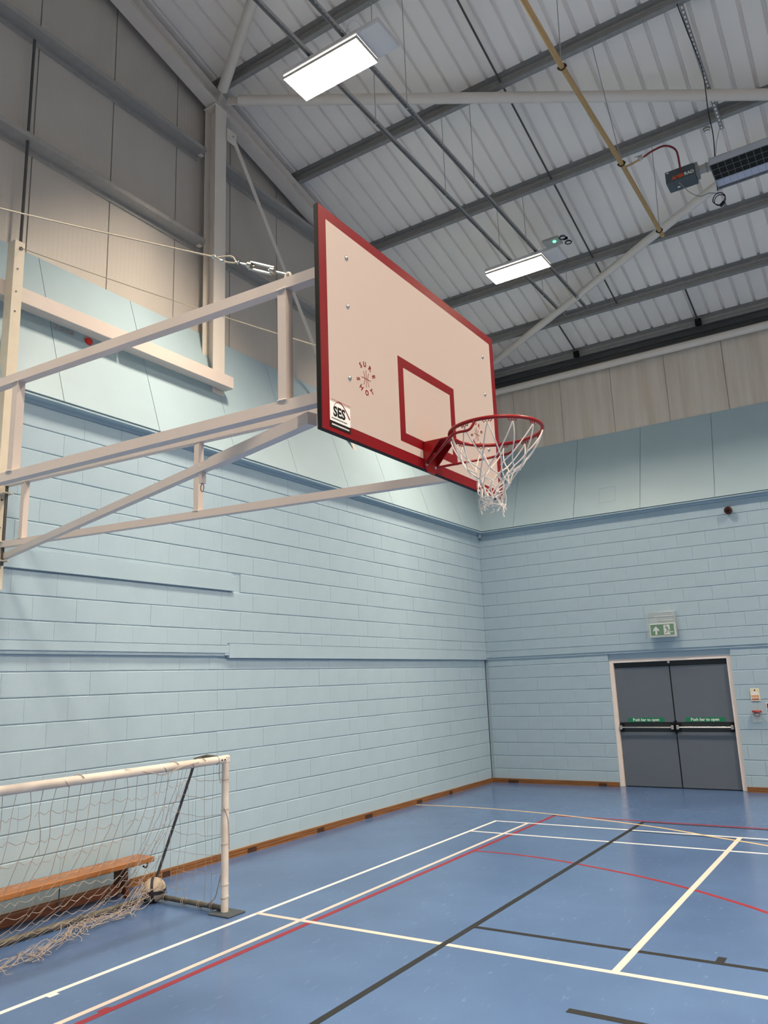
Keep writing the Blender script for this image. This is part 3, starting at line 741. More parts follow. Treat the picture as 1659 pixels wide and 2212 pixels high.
MB().cbox((3.27, FY+.03, 2.0), (3.31, FY+.06, 2.04)).build('door_catch', CHROME, d1)

# ------------------------------------------------------------------ small things on the far wall
es = thing('exit_sign', (3.31, 0, 2.43), 'green emergency exit sign with arrow in a clear cover above the doors', 'exit sign')
MB().cbox((3.10, -.12, 2.44), (3.515, -.03, 2.655), .006).build('sign_box', WHITET, es)
MB().box((3.118, -.1225, 2.456), (3.497, -.1195, 2.638)).build('sign_face', GREEN2, es)
ar = MB(); az = 2.47; ax_ = 3.205
apts = [(-.016, 0), (.016, 0), (.016, .075), (.048, .05), (.048, .08), (.0, .14), (-.048, .08), (-.048, .05), (-.016, .075)]
k = len(apts); ar.poly([(ax_+a, -.1235, az+b) for a, b in apts]+[(ax_+a, -.1215, az+b) for a, b in apts], [tuple(range(k))]+[(i, (i+1) % k, k+(i+1) % k, k+i) for i in range(k)])
ar.build('arrow', WHITET, es)
MB().box((3.33, -.1235, 2.466), (3.43, -.1215, 2.626)).build('doorway_symbol', WHITET, es)
mn = MB()
mn.disc((3.37, -.1242, 2.605), (0, 1, 0), .011, .002, 10)
for p, q, ww in (((3.372, 2.592), (3.392, 2.55), .022), ((3.392, 2.555), (3.375, 2.505), .014), ((3.375, 2.505), (3.35, 2.488), .012), ((3.392, 2.555), (3.42, 2.53), .014), ((3.42, 2.53), (3.41, 2.49), .012), ((3.375, 2.588), (3.41, 2.582), .009), ((3.375, 2.588), (3.348, 2.568), .009)):
    mn.beam((p[0], -.1238, p[1]), (q[0], -.1238, q[1]), ww, .0015, (0, 1, 0))
mn.build('running_figure', GREEN2, es)
MB().box((3.43, -.1237, 2.50), (3.48, -.1215, 2.512)).build('figure_arm', WHITET, es)
cv = MB()
for a, b in (((3.08, -.16, 2.425), (3.084, -.002, 2.84)), ((3.531, -.16, 2.425), (3.535, -.002, 2.84)), ((3.08, -.16, 2.836), (3.535, -.002, 2.84)), ((3.08, -.163, 2.425), (3.535, -.159, 2.84)), ((3.08, -.16, 2.425), (3.535, -.002, 2.429))): cv.box(a, b)
cv.build('clear_cover', CLEAR, es)
for z in (2.70, 2.76): MB().tube([(3.10, -.03, z), (3.515, -.03, z)], .004, 6).build('cover_rib', CLEAR, es)
ce_ = MB()
for p, q in (((3.082, -.16, 2.427), (3.533, -.16, 2.427)), ((3.082, -.16, 2.838), (3.533, -.16, 2.838)), ((3.082, -.16, 2.427), (3.082, -.16, 2.838)), ((3.533, -.16, 2.427), (3.533, -.16, 2.838)), ((3.082, -.16, 2.838), (3.082, 0, 2.838)), ((3.533, -.16, 2.838), (3.533, 0, 2.838)), ((3.082, -.16, 2.427), (3.082, 0, 2.427)), ((3.533, -.16, 2.427), (3.533, 0, 2.427)), ((3.10, -.161, 2.70), (3.515, -.161, 2.70)), ((3.2, -.161, 2.77), (3.5, -.161, 2.77))): ce_.tube([p, q], .0035, 6)
ce_.build('cover_edge', mat('frosted_plastic_edge', (190, 196, 194), .2), es)
MB().box((3.08, -.006, 2.425), (3.535, -.001, 2.84)).build('cover_flange', CLEAR, es)

so = thing('alarm_sounder', (4.55, 0, 4.40), 'dark red round alarm sounder high on the far wall', 'alarm')
MB().tube([(4.55, .0, 4.40), (4.55, -.04, 4.40), (4.55, -.05, 4.40), (4.55, -.10, 4.40), (4.55, -.115, 4.40)], [.05, .05, .062, .062, .045], 20).build('sounder_body', DRED, so, True)
MB().dome((4.55, -.115, 4.40), (0, -1, 0), .03, .012).build('sounder_horn', BLACK, so, True)
s2 = thing('alarm_beacon', (-.1, -8.91, 5.5), 'small red alarm beacon under the cream beam on the blue panel', 'alarm')
def onL(y, z, o=0): t = (z-zb_)/(zt-zb_); return V((xb+(xt-xb)*t, y, z))+nL*o
MB().tube([onL(-8.83, 5.51, 0), onL(-8.83, 5.51, .02), onL(-8.83, 5.51, .035)], [.045, .045, .03], 16).build('beacon_lens', mat('bright_red_plastic', (214, 44, 30), .3), s2, True)
s3 = thing('cable_clip', (-.1, -9.1, 5.4), 'cluster of small metal cable clips under the cream beam left of the red beacon', 'clip')
for yy in (-9.22, -9.15, -9.08, -9.03):
    c0 = onL(yy, 5.53, .012)
    MB().tube([c0+V((0, math.cos(a)*.02, math.sin(a)*.02)) for a in [i*math.pi/6 for i in range(12)]], .005, 6, closed=True).build('clip_ring', GALV, s3, True)
MB().tube([onL(-9.22, 5.52, .01), onL(-9.02, 5.53, .01)], .006, 6).build('clip_bar', GALV, s3)
cs = thing('corner_sensor', (.07, -.07, 4.6), 'small white sensor in the wall corner under the blue panels', 'sensor')
MB().cbox((.012, -.055, 4.53), (.05, -.012, 4.61), .006).build('sensor_body', WHITET, cs)
MB().dome((.031, -.033, 4.53), (0, 0, -1), .018, .02).build('sensor_lens', BLACK, cs, True)
LW = .03
nt_ = thing('instruction_card', (4.57, LW, 1.45), 'cream fire instruction card in a holder right of the doors', 'notice')
MB().cbox((4.50, LW-.012, 1.365), (4.635, LW, 1.555), .003).build('holder', CREAMP, nt_)
MB().box((4.515, LW-.0135, 1.42), (4.62, LW-.0115, 1.50)).build('card_print', WHITET, nt_)
MB().box((4.515, LW-.014, 1.42), (4.62, LW-.0115, 1.455)).build('orange_print', PEACH, nt_)
MB().box((4.515, LW-.014, 1.385), (4.62, LW-.0115, 1.40)).build('red_print', REDP, nt_)
MB().disc((4.57, LW-.012, 1.53), (0, -1, 0), .011, .002, 12).build('fixing', BLACK, nt_)
cp = thing('call_point', (4.57, LW, 1.15), 'red fire alarm call point under a clear hinged cover', 'call point')
MB().cbox((4.53, LW-.05, 1.13), (4.60, LW, 1.205), .005).build('call_box', REDP, cp)
MB().cbox((4.54, LW-.052, 1.145), (4.59, LW-.049, 1.175), .001).build('call_glass', WHITET, cp)
MB().tube([(4.565, LW-.045, 1.20), (4.565, LW-.045, 1.222)], [.075, .065], 16).build('cover_cap', REDP, cp, True)
cv = MB()
for a, b in (((4.495, LW-.09, 1.05), (4.498, LW, 1.2)), ((4.632, LW-.09, 1.05), (4.635, LW, 1.2)), ((4.495, LW-.092, 1.05), (4.635, LW-.089, 1.2)), ((4.495, LW-.09, 1.05), (4.635, LW, 1.053))): cv.box(a, b)
cv.build('clear_cover', CLEAR, cp)
sg = thing('fire_sign', (4.8, LW, 1.22), 'red and dark safety sign at the right edge beside the call point', 'sign')
MB().cbox((4.705, LW-.006, 1.13), (4.90, LW, 1.335), .001).build('sign_board', WHITET, sg)
MB().box((4.715, LW-.0075, 1.245), (4.89, LW-.0055, 1.325)).build('red_field', REDP, sg)
MB().box((4.715, LW-.0075, 1.14), (4.89, LW-.0055, 1.235)).build('dark_field', BLACK, sg)

# ------------------------------------------------------------------ basketball goal
bg = thing('basketball_goal', (.1, -10.3, 2.76), 'wall mounted basketball goal with white backboard and cream steel arms', 'basketball goal')
# mounting beams
for ya, yb2, zz in ((-13.3, -8.46, 0), (-8.44, -6.852, -.004)):
    MB().cbox((-.10, ya, 5.535+zz), (.04, yb2, 5.69+zz), .004).build('mounting_beam', FRAMEM, bg)
for yy in (-6.915, -13.2): MB().cbox((-.158, yy-.06, 5.55), (-.099, yy+.06, 5.675)).build('beam_packer', FRAMEM, bg)
def post(y0):
    mb = MB(); w = .1
    pr = [(.04, -w/2), (.16, -w/2), (.16, w/2), (.04, w/2), (.04, w/2-.008), (.152, w/2-.008), (.152, -w/2+.008), (.04, -w/2+.008)]
    za, zb3 = 2.76, 6.07; n = 8
    mb.poly([(a, y0+b, z) for z in (za, zb3) for a, b in pr], [(i, (i+1) % n, n+(i+1) % n, n+i) for i in range(n)]+[tuple(range(n)), tuple(range(15, 7, -1))])
    p = mb.build('mounting_post', POSTM, bg)
    for z in (5.78, 5.55, 5.35, 3.30, 3.55, 2.95): MB().disc((.159, y0-.01, z), (1, 0, 0), .009, .006, 8).build('bolt', DARKT, p)
    MB().cbox((-.0, y0-.06, 3.0), (.042, y0+.06, 3.16)).cbox((-.0, y0-.06, 2.5+.3), (.042, y0+.06, 2.9)).build('wall_packer', POSTM, p)
    for z in (3.60, 3.165, 3.0):
        MB().cbox((.155, y0-.045, z-.006), (.25, y0+.045, z+.006), .003).build('hinge_lug', POSTM, p)
    MB().tube([(.215, y0, 2.96), (.215, y0, 3.72)], .014, 8).build('hinge_pin', DARKT, p, True)
    MB().tube([V((.165, y0+.01, 6.0))+V((.0, math.cos(a)*.014, math.sin(a)*.014)) for a in [i*math.pi/6 for i in range(12)]], .005, 6, closed=True).build('eye_bolt', DARKT, p, True)
    return p
post(-9.85); post(-11.26)
S = .054
def arm(y0, y1, zt_, zl0, zl1, ups, xe=4.60):
    def P(x, z): return V((x, y0+(y1-y0)*(x-.2)/(xe-.2), z))
    a1 = MB().beam(P(.2, zt_), P(xe, zt_), S, S).build('arm_chord', FRAMEM, bg)
    a2 = MB().beam(P(.2, zl0), P(xe, zl1), S, S).build('arm_chord', FRAMEM, bg)
    for u in ups:
        zl = zl0+(zl1-zl0)*(u-.2)/(xe-.2)
        o = MB().beam(P(u, zl+S/2), P(u, zt_-S/2), S*.92, S*.92, (0, 1, 0)).build('arm_upright', FRAMEM, bg)
        for z, sg_ in ((zl+S/2, 1), (zt_-S/2, -1)):
            q = P(u, z); MB().tube([q+V((-S/2, -S/2-.001, 0)), q+V((-.01, -S/2-.003, sg_*.002)), q+V((S/2, -S/2-.001, 0))], .0045, 6).build('weld_bead', WSTEEL, o, True)
    return P
PN = arm(-11.26, -11.035, 3.70, 3.10, 3.097, (2.44, 4.40))
PF = arm(-9.85, -9.50, 3.69, 3.145, 3.075, (.46, 2.405))
# rear carrying frame of the board
XB = 4.68
MB().beam((XB-.075, -11.06, 3.70), (XB-.075, -9.44, 3.70), .05, .05).build('rear_rail', FRAMEM, bg)
MB().beam((XB-.075, -11.06, 3.09), (XB-.075, -9.44, 3.08), .05, .05).build('rear_rail', FRAMEM, bg)
for yy in (-10.94, -9.5): MB().beam((XB-.05, yy, 2.96), (XB-.05, yy, 3.92), .04, .05, (0, 1, 0)).build('rear_upright', FRAMEM, bg)
# folding diagonal brace
dA, dB = V((.2, -9.82, 3.045)), V((4.50, -10.98, 3.04)); dm = dA.lerp(dB, .86-.05)
dm = dA.lerp(dB, .80)
db1 = MB().beam(dA, dm, .042, .05).build('diagonal_brace', FRAMEM, bg)
db2 = MB().beam(dm-(dB-dA).normalized()*.0, dB, .052, .058).build('diagonal_brace', FRAMEM, bg)
lq = dA.lerp(dB, .775)
MB().beam(lq+V((0, 0, -.02)), lq+V((0, 0, -.088)), .024, .03, (0, 1, 0)).build('latch_stem', FRAMEM, db1)
MB().tube([lq+V((0, 0, -.112))+V((math.cos(a)*.012, 0, math.sin(a)*.022)) for a in [i*math.pi/8 for i in range(16)]], .0022, 6, closed=True).build('latch_ring', DARKT, db1, True)
MB().disc(lq+V((.0, -.02, .006)), (0, -1, 0), .006, .004, 8).build('latch_bolt', WSTEEL, db1)

# backboard
BY0, BY1, BZ0, BZ1 = -11.145, -9.335, 2.915, 3.98
bb = MB().cbox((XB-.026, BY0, BZ0), (XB-.0012, BY1, BZ1), .002).build('backboard', BLACK, bg)
MB().box((XB-.0014, BY0+.002, BZ0+.002), (XB, BY1-.002, BZ1-.002)).build('red_border', RED, bb)
bw = .056
MB().box((XB-.001, BY0+bw, BZ0+bw), (XB+.0006, BY1-bw, BZ1-bw)).build('white_face', BOARD, bb)
def frame_yz(y0, y1, z0, z1, w_, name, m, parent, x=XB+.0006, t=.0006):
    mb = MB()
    for a, b, c, d in ((y0, y1, z1-w_, z1), (y0, y1, z0, z0+w_), (y0, y0+w_, z0+w_, z1-w_), (y1-w_, y1, z0+w_, z1-w_)): mb.box((x, a, c), (x+t, b, d))
    return mb.build(name, m, parent)
frame_yz(-10.512, -9.918, 3.015, 3.462, .05, 'target_square', RED, bb)
for yy in (-10.935, -9.50):
    for z in (3.80, 3.555, 3.205): MB().dome((XB+.0005, yy, z), (1, 0, 0), .013, .008, 12).build('board_bolt', BOLT, bb, True)
# round maker's mark, twice
def emblem(yc, zc, r):
    word = [('S', 128), ('U', 98), ('R', 62), ('E', 26)]
    low = [('S', 196), ('H', 232), ('O', 272), ('T', 312)]
    for ch, a in word+low:
        A = math.radians(a); up = V((0, math.cos(A), math.sin(A)))
        if (ch, a) in low: up = -up
        right = up.cross(V((1, 0, 0)))
        right = V((0, up.z, -up.y))
        p = V((XB+.0008, yc+math.cos(A)*r, zc+math.sin(A)*r))
        text_mesh(ch, r*.5, face_mtx(p, right, up), 'emblem_letter', RED, bb, bold=.0012, depth=.0004)
    mb = MB(); t = .0022
    def ln(pts):
        for p, q in zip(pts[:-1], pts[1:]): mb.beam((XB+.0009, yc+p[0]*r, zc+p[1]*r), (XB+.0009, yc+q[0]*r, zc+q[1]*r), .0028, .0008, (1, 0, 0))
    ln([(0, -.62), (0, .62)]); ln([(-.55, 0), (.55, 0)])
    for s in (-1, 1): ln([(s*(.17+.14*(t_/5)**2), t_/5*.48) for t_ in range(-5, 6)])
    mb.build('emblem_ball', RED, bb)
emblem(-10.80, 3.243, .069); emblem(-9.65, 3.262, .069)
# sponsor sticker
st2 = MB().box((XB+.0006, BY0+bw, 2.967), (XB+.001, BY0+bw+.15, 3.055)).build('sticker', WHITET, bb)
st2.location = (0, 0, 0)
MB().box((XB+.001, BY0+bw, 2.938), (XB+.0014, BY0+bw+.15, 2.967)).build('black_strip', BLACK, bb)
text_mesh('SES', .062, face_mtx((XB+.0014, BY0+bw+.068, 3.012), (0, 1, 0), (0, 0, 1)), 'sticker_text', BLACK, bb, bold=.0022, depth=.0003, spacing=1.0)
mb = MB()
arc = [(-.05+.115*i/10, .028*math.sin(math.pi*(i/10)**.8)*1.1+.03-(.035*(i/10)**2)) for i in range(11)]
for i, (p, q) in enumerate(zip(arc[:-1], arc[1:])): mb.beam((XB+.0012, BY0+bw+.08+p[0], 3.008+p[1]), (XB+.0012, BY0+bw+.08+q[0], 3.008+q[1]), .002+.0006*i, .0006, (1, 0, 0))
mb.build('sticker_swoosh', RED, bb)
for zz, y1_, hh, mm in ((2.980, .125, .005, BLACK), (3.066, .145, .0015, REDP), (2.952, .135, .007, WHITET)):
    mb = MB(); yq = BY0+bw+.012
    while yq < BY0+bw+y1_:
        l = random.uniform(.003, .008); mb.box((XB+.0014, yq, zz-hh/2), (XB+.0017, yq+l, zz+hh/2)); yq += l+.0025
    mb.build('small_print', mm, bb)

# ring
RC = V((5.06, -10.232, 3.052)); RR = .228
rg = MB().tube([RC+V((math.cos(a)*RR, math.sin(a)*RR, 0)) for a in [2*math.pi*i/48 for i in range(48)]], .0095, 12, closed=True).build('hoop_ring', REDRIM, bg, True)
br = MB()
yw = .066
br.poly([(XB+.001, RC.y-yw, 3.058), (XB+.001, RC.y+yw, 3.058), (XB+.001, RC.y+yw, 2.935), (XB+.001, RC.y+yw-.03, 2.905), (XB+.001, RC.y-yw+.03, 2.905), (XB+.001, RC.y-yw, 2.935)]+
        [(XB+.008, RC.y-yw, 3.058), (XB+.008, RC.y+yw, 3.058), (XB+.008, RC.y+yw, 2.935), (XB+.008, RC.y+yw-.03, 2.905), (XB+.008, RC.y-yw+.03, 2.905), (XB+.008, RC.y-yw, 2.935)],
        [(0,1,2,3,4,5), (11,10,9,8,7,6)]+[(i, (i+1) % 6, 6+(i+1) % 6, 6+i) for i in range(6)])
br.box((XB+.001, RC.y-yw, 3.052), (RC.x-RR+.012, RC.y+yw, 3.058))
for s in (-1, 1):
    yy = RC.y+s*yw
    br.poly([(XB+.008, yy-.003, 3.052), (XB+.10, yy-.003, 3.052), (XB+.008, yy-.003, 2.95), (XB+.008, yy+.003, 3.052), (XB+.10, yy+.003, 3.052), (XB+.008, yy+.003, 2.95)], [(0,1,2), (5,4,3), (0,3,4,1), (1,4,5,2), (2,5,3,0)])
bk = br.build('ring_bracket', REDRIM, rg)
for s in (-1, 1):
    for z in (3.02, 2.945): MB().dome((XB+.008, RC.y+s*.045, z), (1, 0, 0), .010, .007, 8).build('bracket_bolt', BOLT, rg, True)
    a0 = V((XB+.016, RC.y+s*.05, 2.945)); ang = math.radians(103)*s
    e1 = RC+V((math.cos(ang)*RR, math.sin(ang)*RR, 0))
    out = V((math.cos(ang), math.sin(ang), 0))
    k1 = RC+V((-.11, s*(RR+.012), -.052)); k2 = RC+V((-.035, s*(RR+.012), -.048))
    MB().tube(smoothpath([a0, a0.lerp(k1, .5), k1, k2, RC+V((-.012, s*(RR+.008), -.03)), RC+V((-.0, s*RR, -.0))], 5), .0068, 8).build('ring_strut', REDRIM, rg, True)
hooks = []
for i in range(12):
    a = 2*math.pi*(i+.5)/12; c = RC+V((math.cos(a)*RR, math.sin(a)*RR, -.009)); tdir = V((-math.sin(a), math.cos(a), 0))
    MB().tube([c-tdir*.022, c-tdir*.016+V((0, 0, -.012)), c-tdir*.007+V((0, 0, -.002)), c+V((0, 0, -.016)), c+tdir*.007+V((0, 0, -.002)), c+tdir*.016+V((0, 0, -.012)), c+tdir*.022], .0025, 6).build('net_hook', REDRIM, rg, True)
    hooks.append(c+V((0, 0, -.014)))
# net: long loops, then diamonds drawn in and pulled to one side
nt2 = MB(); rr_ = random.Random(5)
levels = [(.0, RR*.98, 0.0), (.13, .150, .03), (.185, .108, .05), (.228, .084, .06), (.266, .068, .065), (.30, .058, .07), (.33, .056, .075), (.355, .050, .075)]
nodes = []
for li, (dz, r_, sh) in enumerate(levels):
    row = []
    for i in range(12):
        a = 2*math.pi*(i+.5+(.5 if li % 2 else 0))/12
        j = .0 if li == 0 else .006+.003*li
        c = RC+V((math.cos(a)*r_*1.05, math.sin(a)*r_*1.0, -dz-.02))+V((-sh*.25, -sh*.5, 0))+V((rr_.uniform(-j, j), rr_.uniform(-j, j), rr_.uniform(-j, j)))
        row.append(hooks[i] if li == 0 else c)
    nodes.append(row)
def cord(p, q, sag, r_=.0034, mb=nt2, k=5, out=None):
    p, q = V(p), V(q); mid = (p+q)/2; o = V((rr_.uniform(-1, 1), rr_.uniform(-1, 1), 0))*sag
    if out: o += out
    mb.tube([p.lerp(q, t/k)+o*4*(t/k)*(1-t/k) for t in range(k+1)], r_, 5)
for li in range(len(levels)-1):
    for i in range(12):
        for nb in ((i, (i-1) % 12) if li % 2 == 0 else (i, (i+1) % 12)):
            p = nodes[li][i]; q = nodes[li+1][nb]
            rad = V((p.x-RC.x, p.y-RC.y, 0)).normalized()
            cord(p, q, .006 if li else .010, out=rad*(.012 if li == 0 else .003) if li < 2 else None)
for row in nodes[1:]:
    for p in row: nt2.dome(p-V((0, 0, .005)), (0, 0, 1), .0052, .01, 6, 2)
for i in range(12):
    p = nodes[-1][i]; cord(p, p+V((rr_.uniform(-.02, .02), rr_.uniform(-.02, .02), -rr_.uniform(.015, .05))), .008, .0036)
nt2.build('net', CORD, bg, True)
# stay ropes
def sag(p, q, s_g, n=14): p, q = V(p), V(q); return [p.lerp(q, t/n)-V((0, 0, s_g*4*(t/n)*(1-t/n))) for t in range(n+1)]
eye = PN(4.42, 3.755)
pa = V((.17, -11.25, 6.0)); dr = (eye-pa).normalized()
rp = MB().tube(sag(pa, eye-dr*.50, .02), .0045, 6).build('stay_rope', ROPE, bg, True)
MB().tube(smoothpath([eye-dr*.50, eye-dr*.46+V((0, 0, .012)), eye-dr*.40+V((.01, 0, .02)), eye-dr*.36]), .004, 6).tube(smoothpath([eye-dr*.50, eye-dr*.45-V((0, 0, .012)), eye-dr*.38-V((0, 0, .008)), eye-dr*.36]), .004, 6).build('rope_loop', ROPE, rp, True)
MB().dome(eye-dr*.53, dr, .011, .02, 8).dome(eye-dr*.47-V((0, 0, .012)), dr, .009, .03, 8).build('rope_grip', BOLT, rp, True)
MB().tube(sag((.17, -9.84, 6.0), PF(4.35, 3.72), .03), .0045, 6).build('stay_rope', ROPE, bg, True)
tb = MB(); t0 = eye-dr*.26; t1 = eye-dr*.10; side = V((0, 0, 1)); side = (side-dr*side.dot(dr)).normalized()
for s in (-1, 1): tb.tube([t0+side*.016*s, t1+side*.016*s], .0065, 8)
tb.tube([t0-dr*.012, t0+dr*.014], .016, 10); tb.tube([t1-dr*.014, t1+dr*.012], .016, 10)
tb.tube([t0-dr*.10, t0+dr*.03], .0045, 8); tb.tube([t1-dr*.03, t1+dr*.10], .0045, 8); tb.dome(t0-dr*.075, -dr, .011, .02, 8)
tb.build('turnbuckle', BOLT, bg, True)
MB().tube([eye+V((math.cos(a)*.016, 0, math.sin(a)*.018-.01)) for a in [i*math.pi/6 for i in range(12)]], .006, 8, closed=True).build('rope_eye', WSTEEL, bg, True)

# ------------------------------------------------------------------ football goal
fg = thing('football_goal', (1.446, -8.4, 0), 'small white indoor football goal with a torn grubby net', 'football goal')
GX, GY, GH = 1.452, -8.40, 1.25
MB().tube([(GX, GY, .012), (GX, GY, GH)], .032, 16).build('goal_post', GOALW, fg, True)
cbar = MB().tube([(GX, GY+.012, GH), (GX, -11.4, GH)], .034, 16).build('crossbar', GOALW, fg, True)
MB().cbox((GX-.034, GY-.03, GH-.034), (GX+.034, GY+.034, GH+.034), .012).build('corner_joint', GOALW, fg)
for yy in (-8.44, -8.475): MB().disc((GX+.032, yy, GH), (1, 0, 0), .007, .004, 10).build('bolt_hole', BLACK, cbar)
MB().tube([V((GX, -8.51, GH))+V((math.cos(a)*.0352, 0, math.sin(a)*.0352)) for a in [i*math.pi/8 for i in range(16)]], .0015, 5, closed=True).build('sleeve_seam', BLACK, cbar)
MB().tube([(GX, -11.4, .012), (GX, -11.4, GH)], .032, 16).build('goal_post', GOALW, fg, True)
MB().cbox((GX-.09, GY-.11, 0), (GX+.15, GY+.10, .012), .004).build('base_plate', RUBBER, fg)
MB().tube([(GX, GY, .035), (.55, GY+.03, .035)], .022, 12).build('ground_bar', WORN, fg, True)
MB().tube([(.535, GY+.03, .03), (.52, -11.4, .03)], .026, 12).build('ground_bar', WORN, fg, True)
MB().tube([(1.06, GY+.01, 1.215), (.50, GY+.03, .05)], .013, 10).build('back_stay', DARKT, fg, True)
MB().tube([(GX-.02, GY-.0, GH+.0), (1.22, GY+.005, GH+.018), (1.06, GY+.012, 1.235)], .02, 10).build('top_stay', WORN, fg, True)
MB().tube([(1.06, -11.39, 1.215), (.50, -11.39, .05)], .013, 10).build('back_stay', DARKT, fg, True)
# net
gn = MB(); r2 = random.Random(11)
def cw(pts, r_=.0021): gn.tube(smoothpath(pts, 3), r_, 4, caps=False)
def top(y): return V((GX-.03, y, GH-.03))
def bot(y): return V((.56, y, .05))
NY, NT = 29, 9
grid = []
for i in range(NY+1):
    y = GY-.02-(3.0-.05)*i/NY; row = []
    near = max(0, 1-i/7)
    tp = V((GX-.03-.36*near, y, GH-.03-.0*near)); bt = V((.56+.16*min(1, i/8)+r2.uniform(-.03, .03), y-.1*r2.random(), .05))
    for j in range(NT+1):
        t = j/NT
        p = tp.lerp(bt, t); s = .26*math.sin(math.pi*t)*(1-near*.8); k_ = 1-near
        p.x = p.x*near+(tp.x-(tp.x-bt.x)*t**1.9)*k_
        p += V((0, -.26*t*t*t*(1-near*.8), -.40*s))
        if 0 < j < NT: p += V((r2.uniform(-.018, .018), r2.uniform(-.02, .02), r2.uniform(-.018, .018)))
        p.z = max(p.z, .012); row.append(p)
    grid.append(row)
for i, row in enumerate(grid): cw(row)
for j in range(1, NT):
    run = []
    for i in range(NY+1):
        if r2.random() < .13 and j < 5:
            if len(run) > 1: cw(run, .0019)
            run = []
        run.append(grid[i][j]+V((0, 0, -.0)))
        if i < NY: run.append((grid[i][j]+grid[i+1][j])/2+V((0, 0, -.022)))
    if len(run) > 1: cw(run, .0019)
# side net
for i in range(9):
    t = i/8; x = GX-.04-(.86)*t
    zt_ = GH-.03 if x > 1.06 else .05+(x-.50)/(.56)*1.16
    if zt_ < .15: continue
    cw([V((x, GY+.01+r2.uniform(-.01, .01), zt_)), V((x+r2.uniform(-.02, .02), GY+r2.uniform(-.02, .02), zt_*.66)), V((x+r2.uniform(-.02, .02), GY+r2.uniform(-.02, .02), zt_*.34)), V((x+r2.uniform(-.02, .02), GY+r2.uniform(-.02, .02), .05 if i % 3 else .2))], .0018)
for j in range(1, 8):
    z = GH*j/8; xl = .50+(z-.05)/1.16*.56
    a = [V((xl+(GX-.04-xl)*k/6, GY+r2.uniform(-.015, .015), z-.03*math.sin(math.pi*k/6)+r2.uniform(-.012, .012))) for k in range(7)]
    if j in (1, 2): a = a[:4] if j == 1 else a[2:]
    cw(a, .0017)
# lashings round the bars
def wrap(c, axis, r_, turns=1.5, ln=.05):
    axis = V(axis).normalized(); a = axis.orthogonal().normalized(); b = axis.cross(a); n = int(turns*10)
    gn.tube([V(c)+a*math.cos(2*math.pi*k/10)*r_+b*math.sin(2*math.pi*k/10)*r_+axis*ln*(k/n-.5) for k in range(n+1)], .0032, 4)
for y in (-8.75, -9.05, -9.95): wrap((GX, y, GH), (0, 1, .1), .0365, 1.1, .16)
cw([V((GX+.036, -8.75, GH+.01)), V((GX+.038, -8.95, GH-.01)), V((GX+.02, -9.12, GH-.05)), V((GX+.036, -9.25, GH-.02)), V((GX+.02, -9.5, GH+.03))], .0034)
for z in (1.08, .83, .55, .22, .12): wrap((GX, GY, z), (.05, 0, 1), .035, 1.3, .05)
for x in (1.3, 1.15, .95, .7): wrap((x, GY+.01, .035), (1, 0, 0), .027, 2, .04)
cw([V((GX+.02, GY-.035, .85)), V((GX+.036, GY, .75)), V((GX+.04, GY+.01, .62)), V((GX+.02, GY+.03, .5))], .0035)
cw([V((GX-.02, GY-.03, .30)), V((GX-.06, GY-.02, .2)), V((GX-.12, GY, .1)), V((GX-.2, GY-.02, .045))], .0055)
cw([V((GX-.05, GY-.02, 1.22)), V((GX-.045, GY-.03, 1.12)), V((GX-.02, GY-.04, 1.05))], .004)
# torn net heaped on the floor along the back bar
heap = [V((.62, -8.55, .04)), V((.70, -8.8, .03)), V((.74, -9.05, .03)), V((.72, -9.3, .03)), V((.88, -9.55, .03)), V((.98, -9.8, .025)), V((1.03, -10.05, .02)), V((1.08, -10.35, .02)), V((1.1, -10.7, .02))]
hp2 = smoothpath(heap, 8)
for k in range(64):
    s0 = r2.randrange(0, len(hp2)-8); L_ = r2.randrange(6, 22); pts = []
    off = V((r2.gauss(0, .05), r2.gauss(0, .05), 0)); ph = r2.random()*6
    for q in range(0, L_, 2):
        if s0+q >= len(hp2): break
        pts.append(hp2[s0+q]+off+V((.055*math.sin(ph+q*.55), .06*math.cos(ph*1.3+q*.6), abs(r2.gauss(0, .022)))))
    if len(pts) > 1:
        for p in pts: p.z = max(p.z, .004)
        cw(pts, r2.choice([.0018, .0022, .0027]))
for k in range(34):     # frayed loops reaching into the court
    p = hp2[r2.randrange(4, len(hp2))]; d = V((.8+r2.random()*.5, r2.uniform(-.6, .9), 0)).normalized(); L_ = r2.uniform(.06, .2)
    q = [p+V((0, 0, .02)), p+d*L_*.4+V((0, r2.uniform(-.03, .03), .03)), p+d*L_*.8+V((0, r2.uniform(-.04, .04), .01)), p+d*L_+V((r2.uniform(-.04, .02), r2.uniform(-.05, .05), 0))]
    for a in q: a.z = max(a.z, .004)
    cw(q, .0028)
for k in range(24):     # strands gathered round the ball corner
    a = V((.62+r2.gauss(0, .04), -8.62+r2.gauss(0, .09), .03+abs(r2.gauss(0, .03)))); b = V((.60+r2.gauss(0, .05), -8.50+r2.gauss(0, .05), .10+abs(r2.gauss(0, .07)))); c = a.lerp(b, .5)+V((r2.gauss(0, .04), r2.gauss(0, .04), .0))
    for q in (a, b, c): q.z = max(q.z, .004)
    cw([a, c, b], .0026)
gn.build('goal_net', GCORD, fg, True)

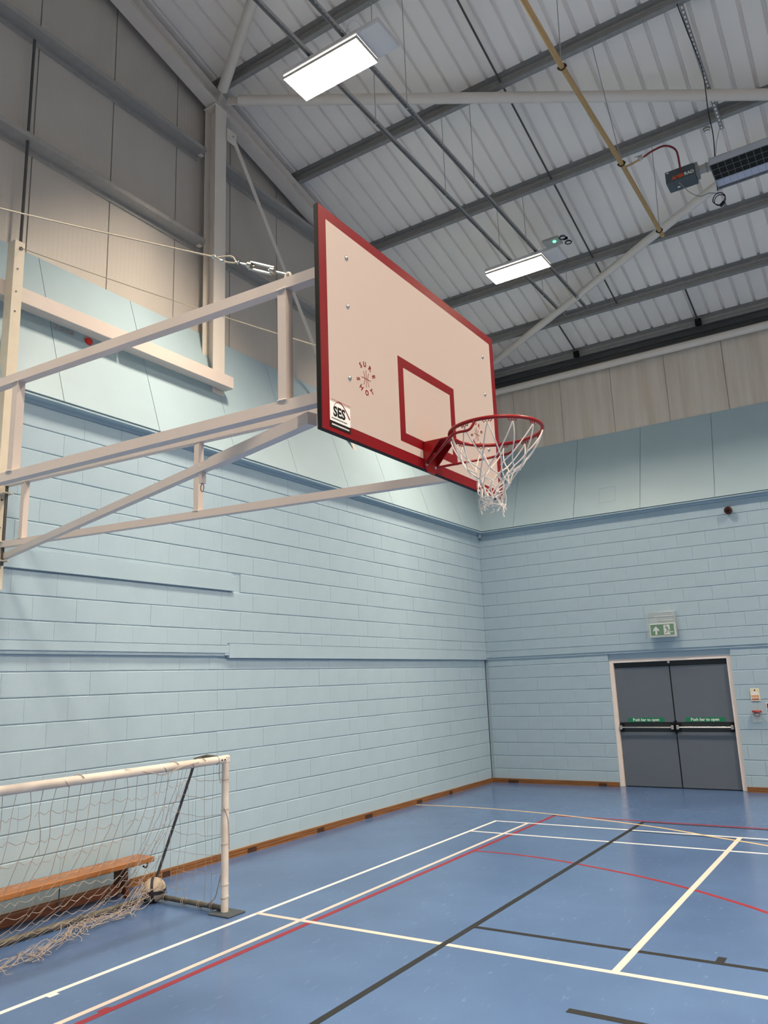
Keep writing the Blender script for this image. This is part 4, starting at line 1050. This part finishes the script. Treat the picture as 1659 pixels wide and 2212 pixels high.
# ball
ba = thing('football', (.605, -8.375, .105), 'scuffed white football with dark bands resting in the goal corner', 'ball')
bm = bmesh.new(); bmesh.ops.create_icosphere(bm, subdivisions=3, radius=.105); bo = MB().bm(bm, Matrix.Translation((.605, -8.43, .105))).build('ball_skin', mat('worn_ball_leather', (206, 188, 164), .6, rgb2=(150, 140, 128), scale=9), ba, True)
bc = V((.605, -8.43, .105))
def band(nrm, w_, name):
    nrm = V(nrm).normalized(); a = nrm.orthogonal().normalized(); b = nrm.cross(a); N = 36; P = []; F = []
    for k in range(N):
        d = a*math.cos(2*math.pi*k/N)+b*math.sin(2*math.pi*k/N)
        for s, rr3 in ((-w_, .1052), (-w_*.9, .1075), (w_*.9, .1075), (w_, .1052)): P.append(bc+d*math.sqrt(rr3**2-s*s)+nrm*s)
    for k in range(N):
        for j in range(3): F.append((k*4+j, k*4+j+1, ((k+1) % N)*4+j+1, ((k+1) % N)*4+j))
    MB().poly(P, F).build(name, mat('dark_band_leather', (44, 40, 48), .55), ba, True)
band((.1, -.05, 1), .017, 'ball_band'); band((.75, .6, .1), .013, 'ball_band')

# bench
be = thing('gym_bench', (.16, -9, 0), 'long varnished wooden gym bench standing against the wall behind the goal', 'bench')
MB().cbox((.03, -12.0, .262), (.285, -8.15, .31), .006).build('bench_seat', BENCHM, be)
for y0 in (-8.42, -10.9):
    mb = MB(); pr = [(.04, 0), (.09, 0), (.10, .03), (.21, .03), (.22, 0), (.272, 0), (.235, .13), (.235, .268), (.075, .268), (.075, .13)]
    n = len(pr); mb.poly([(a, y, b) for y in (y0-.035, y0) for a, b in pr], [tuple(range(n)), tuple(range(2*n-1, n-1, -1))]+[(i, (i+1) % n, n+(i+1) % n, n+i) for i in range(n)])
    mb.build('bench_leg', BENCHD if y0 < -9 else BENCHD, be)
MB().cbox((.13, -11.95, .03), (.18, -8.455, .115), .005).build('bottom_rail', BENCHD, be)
MB().tube([(.20, -9.12, .05), (.20, -9.12, .27)], .006, 6).build('tie_bolt', DARKT, be)
for xx in (.07, .24):
    MB().tube(smoothpath([(xx, -8.20, .27), (xx, -8.20, .235), (xx, -8.225, .22), (xx, -8.25, .235)]), .009, 8).build('bench_hook', BLACK, be, True)
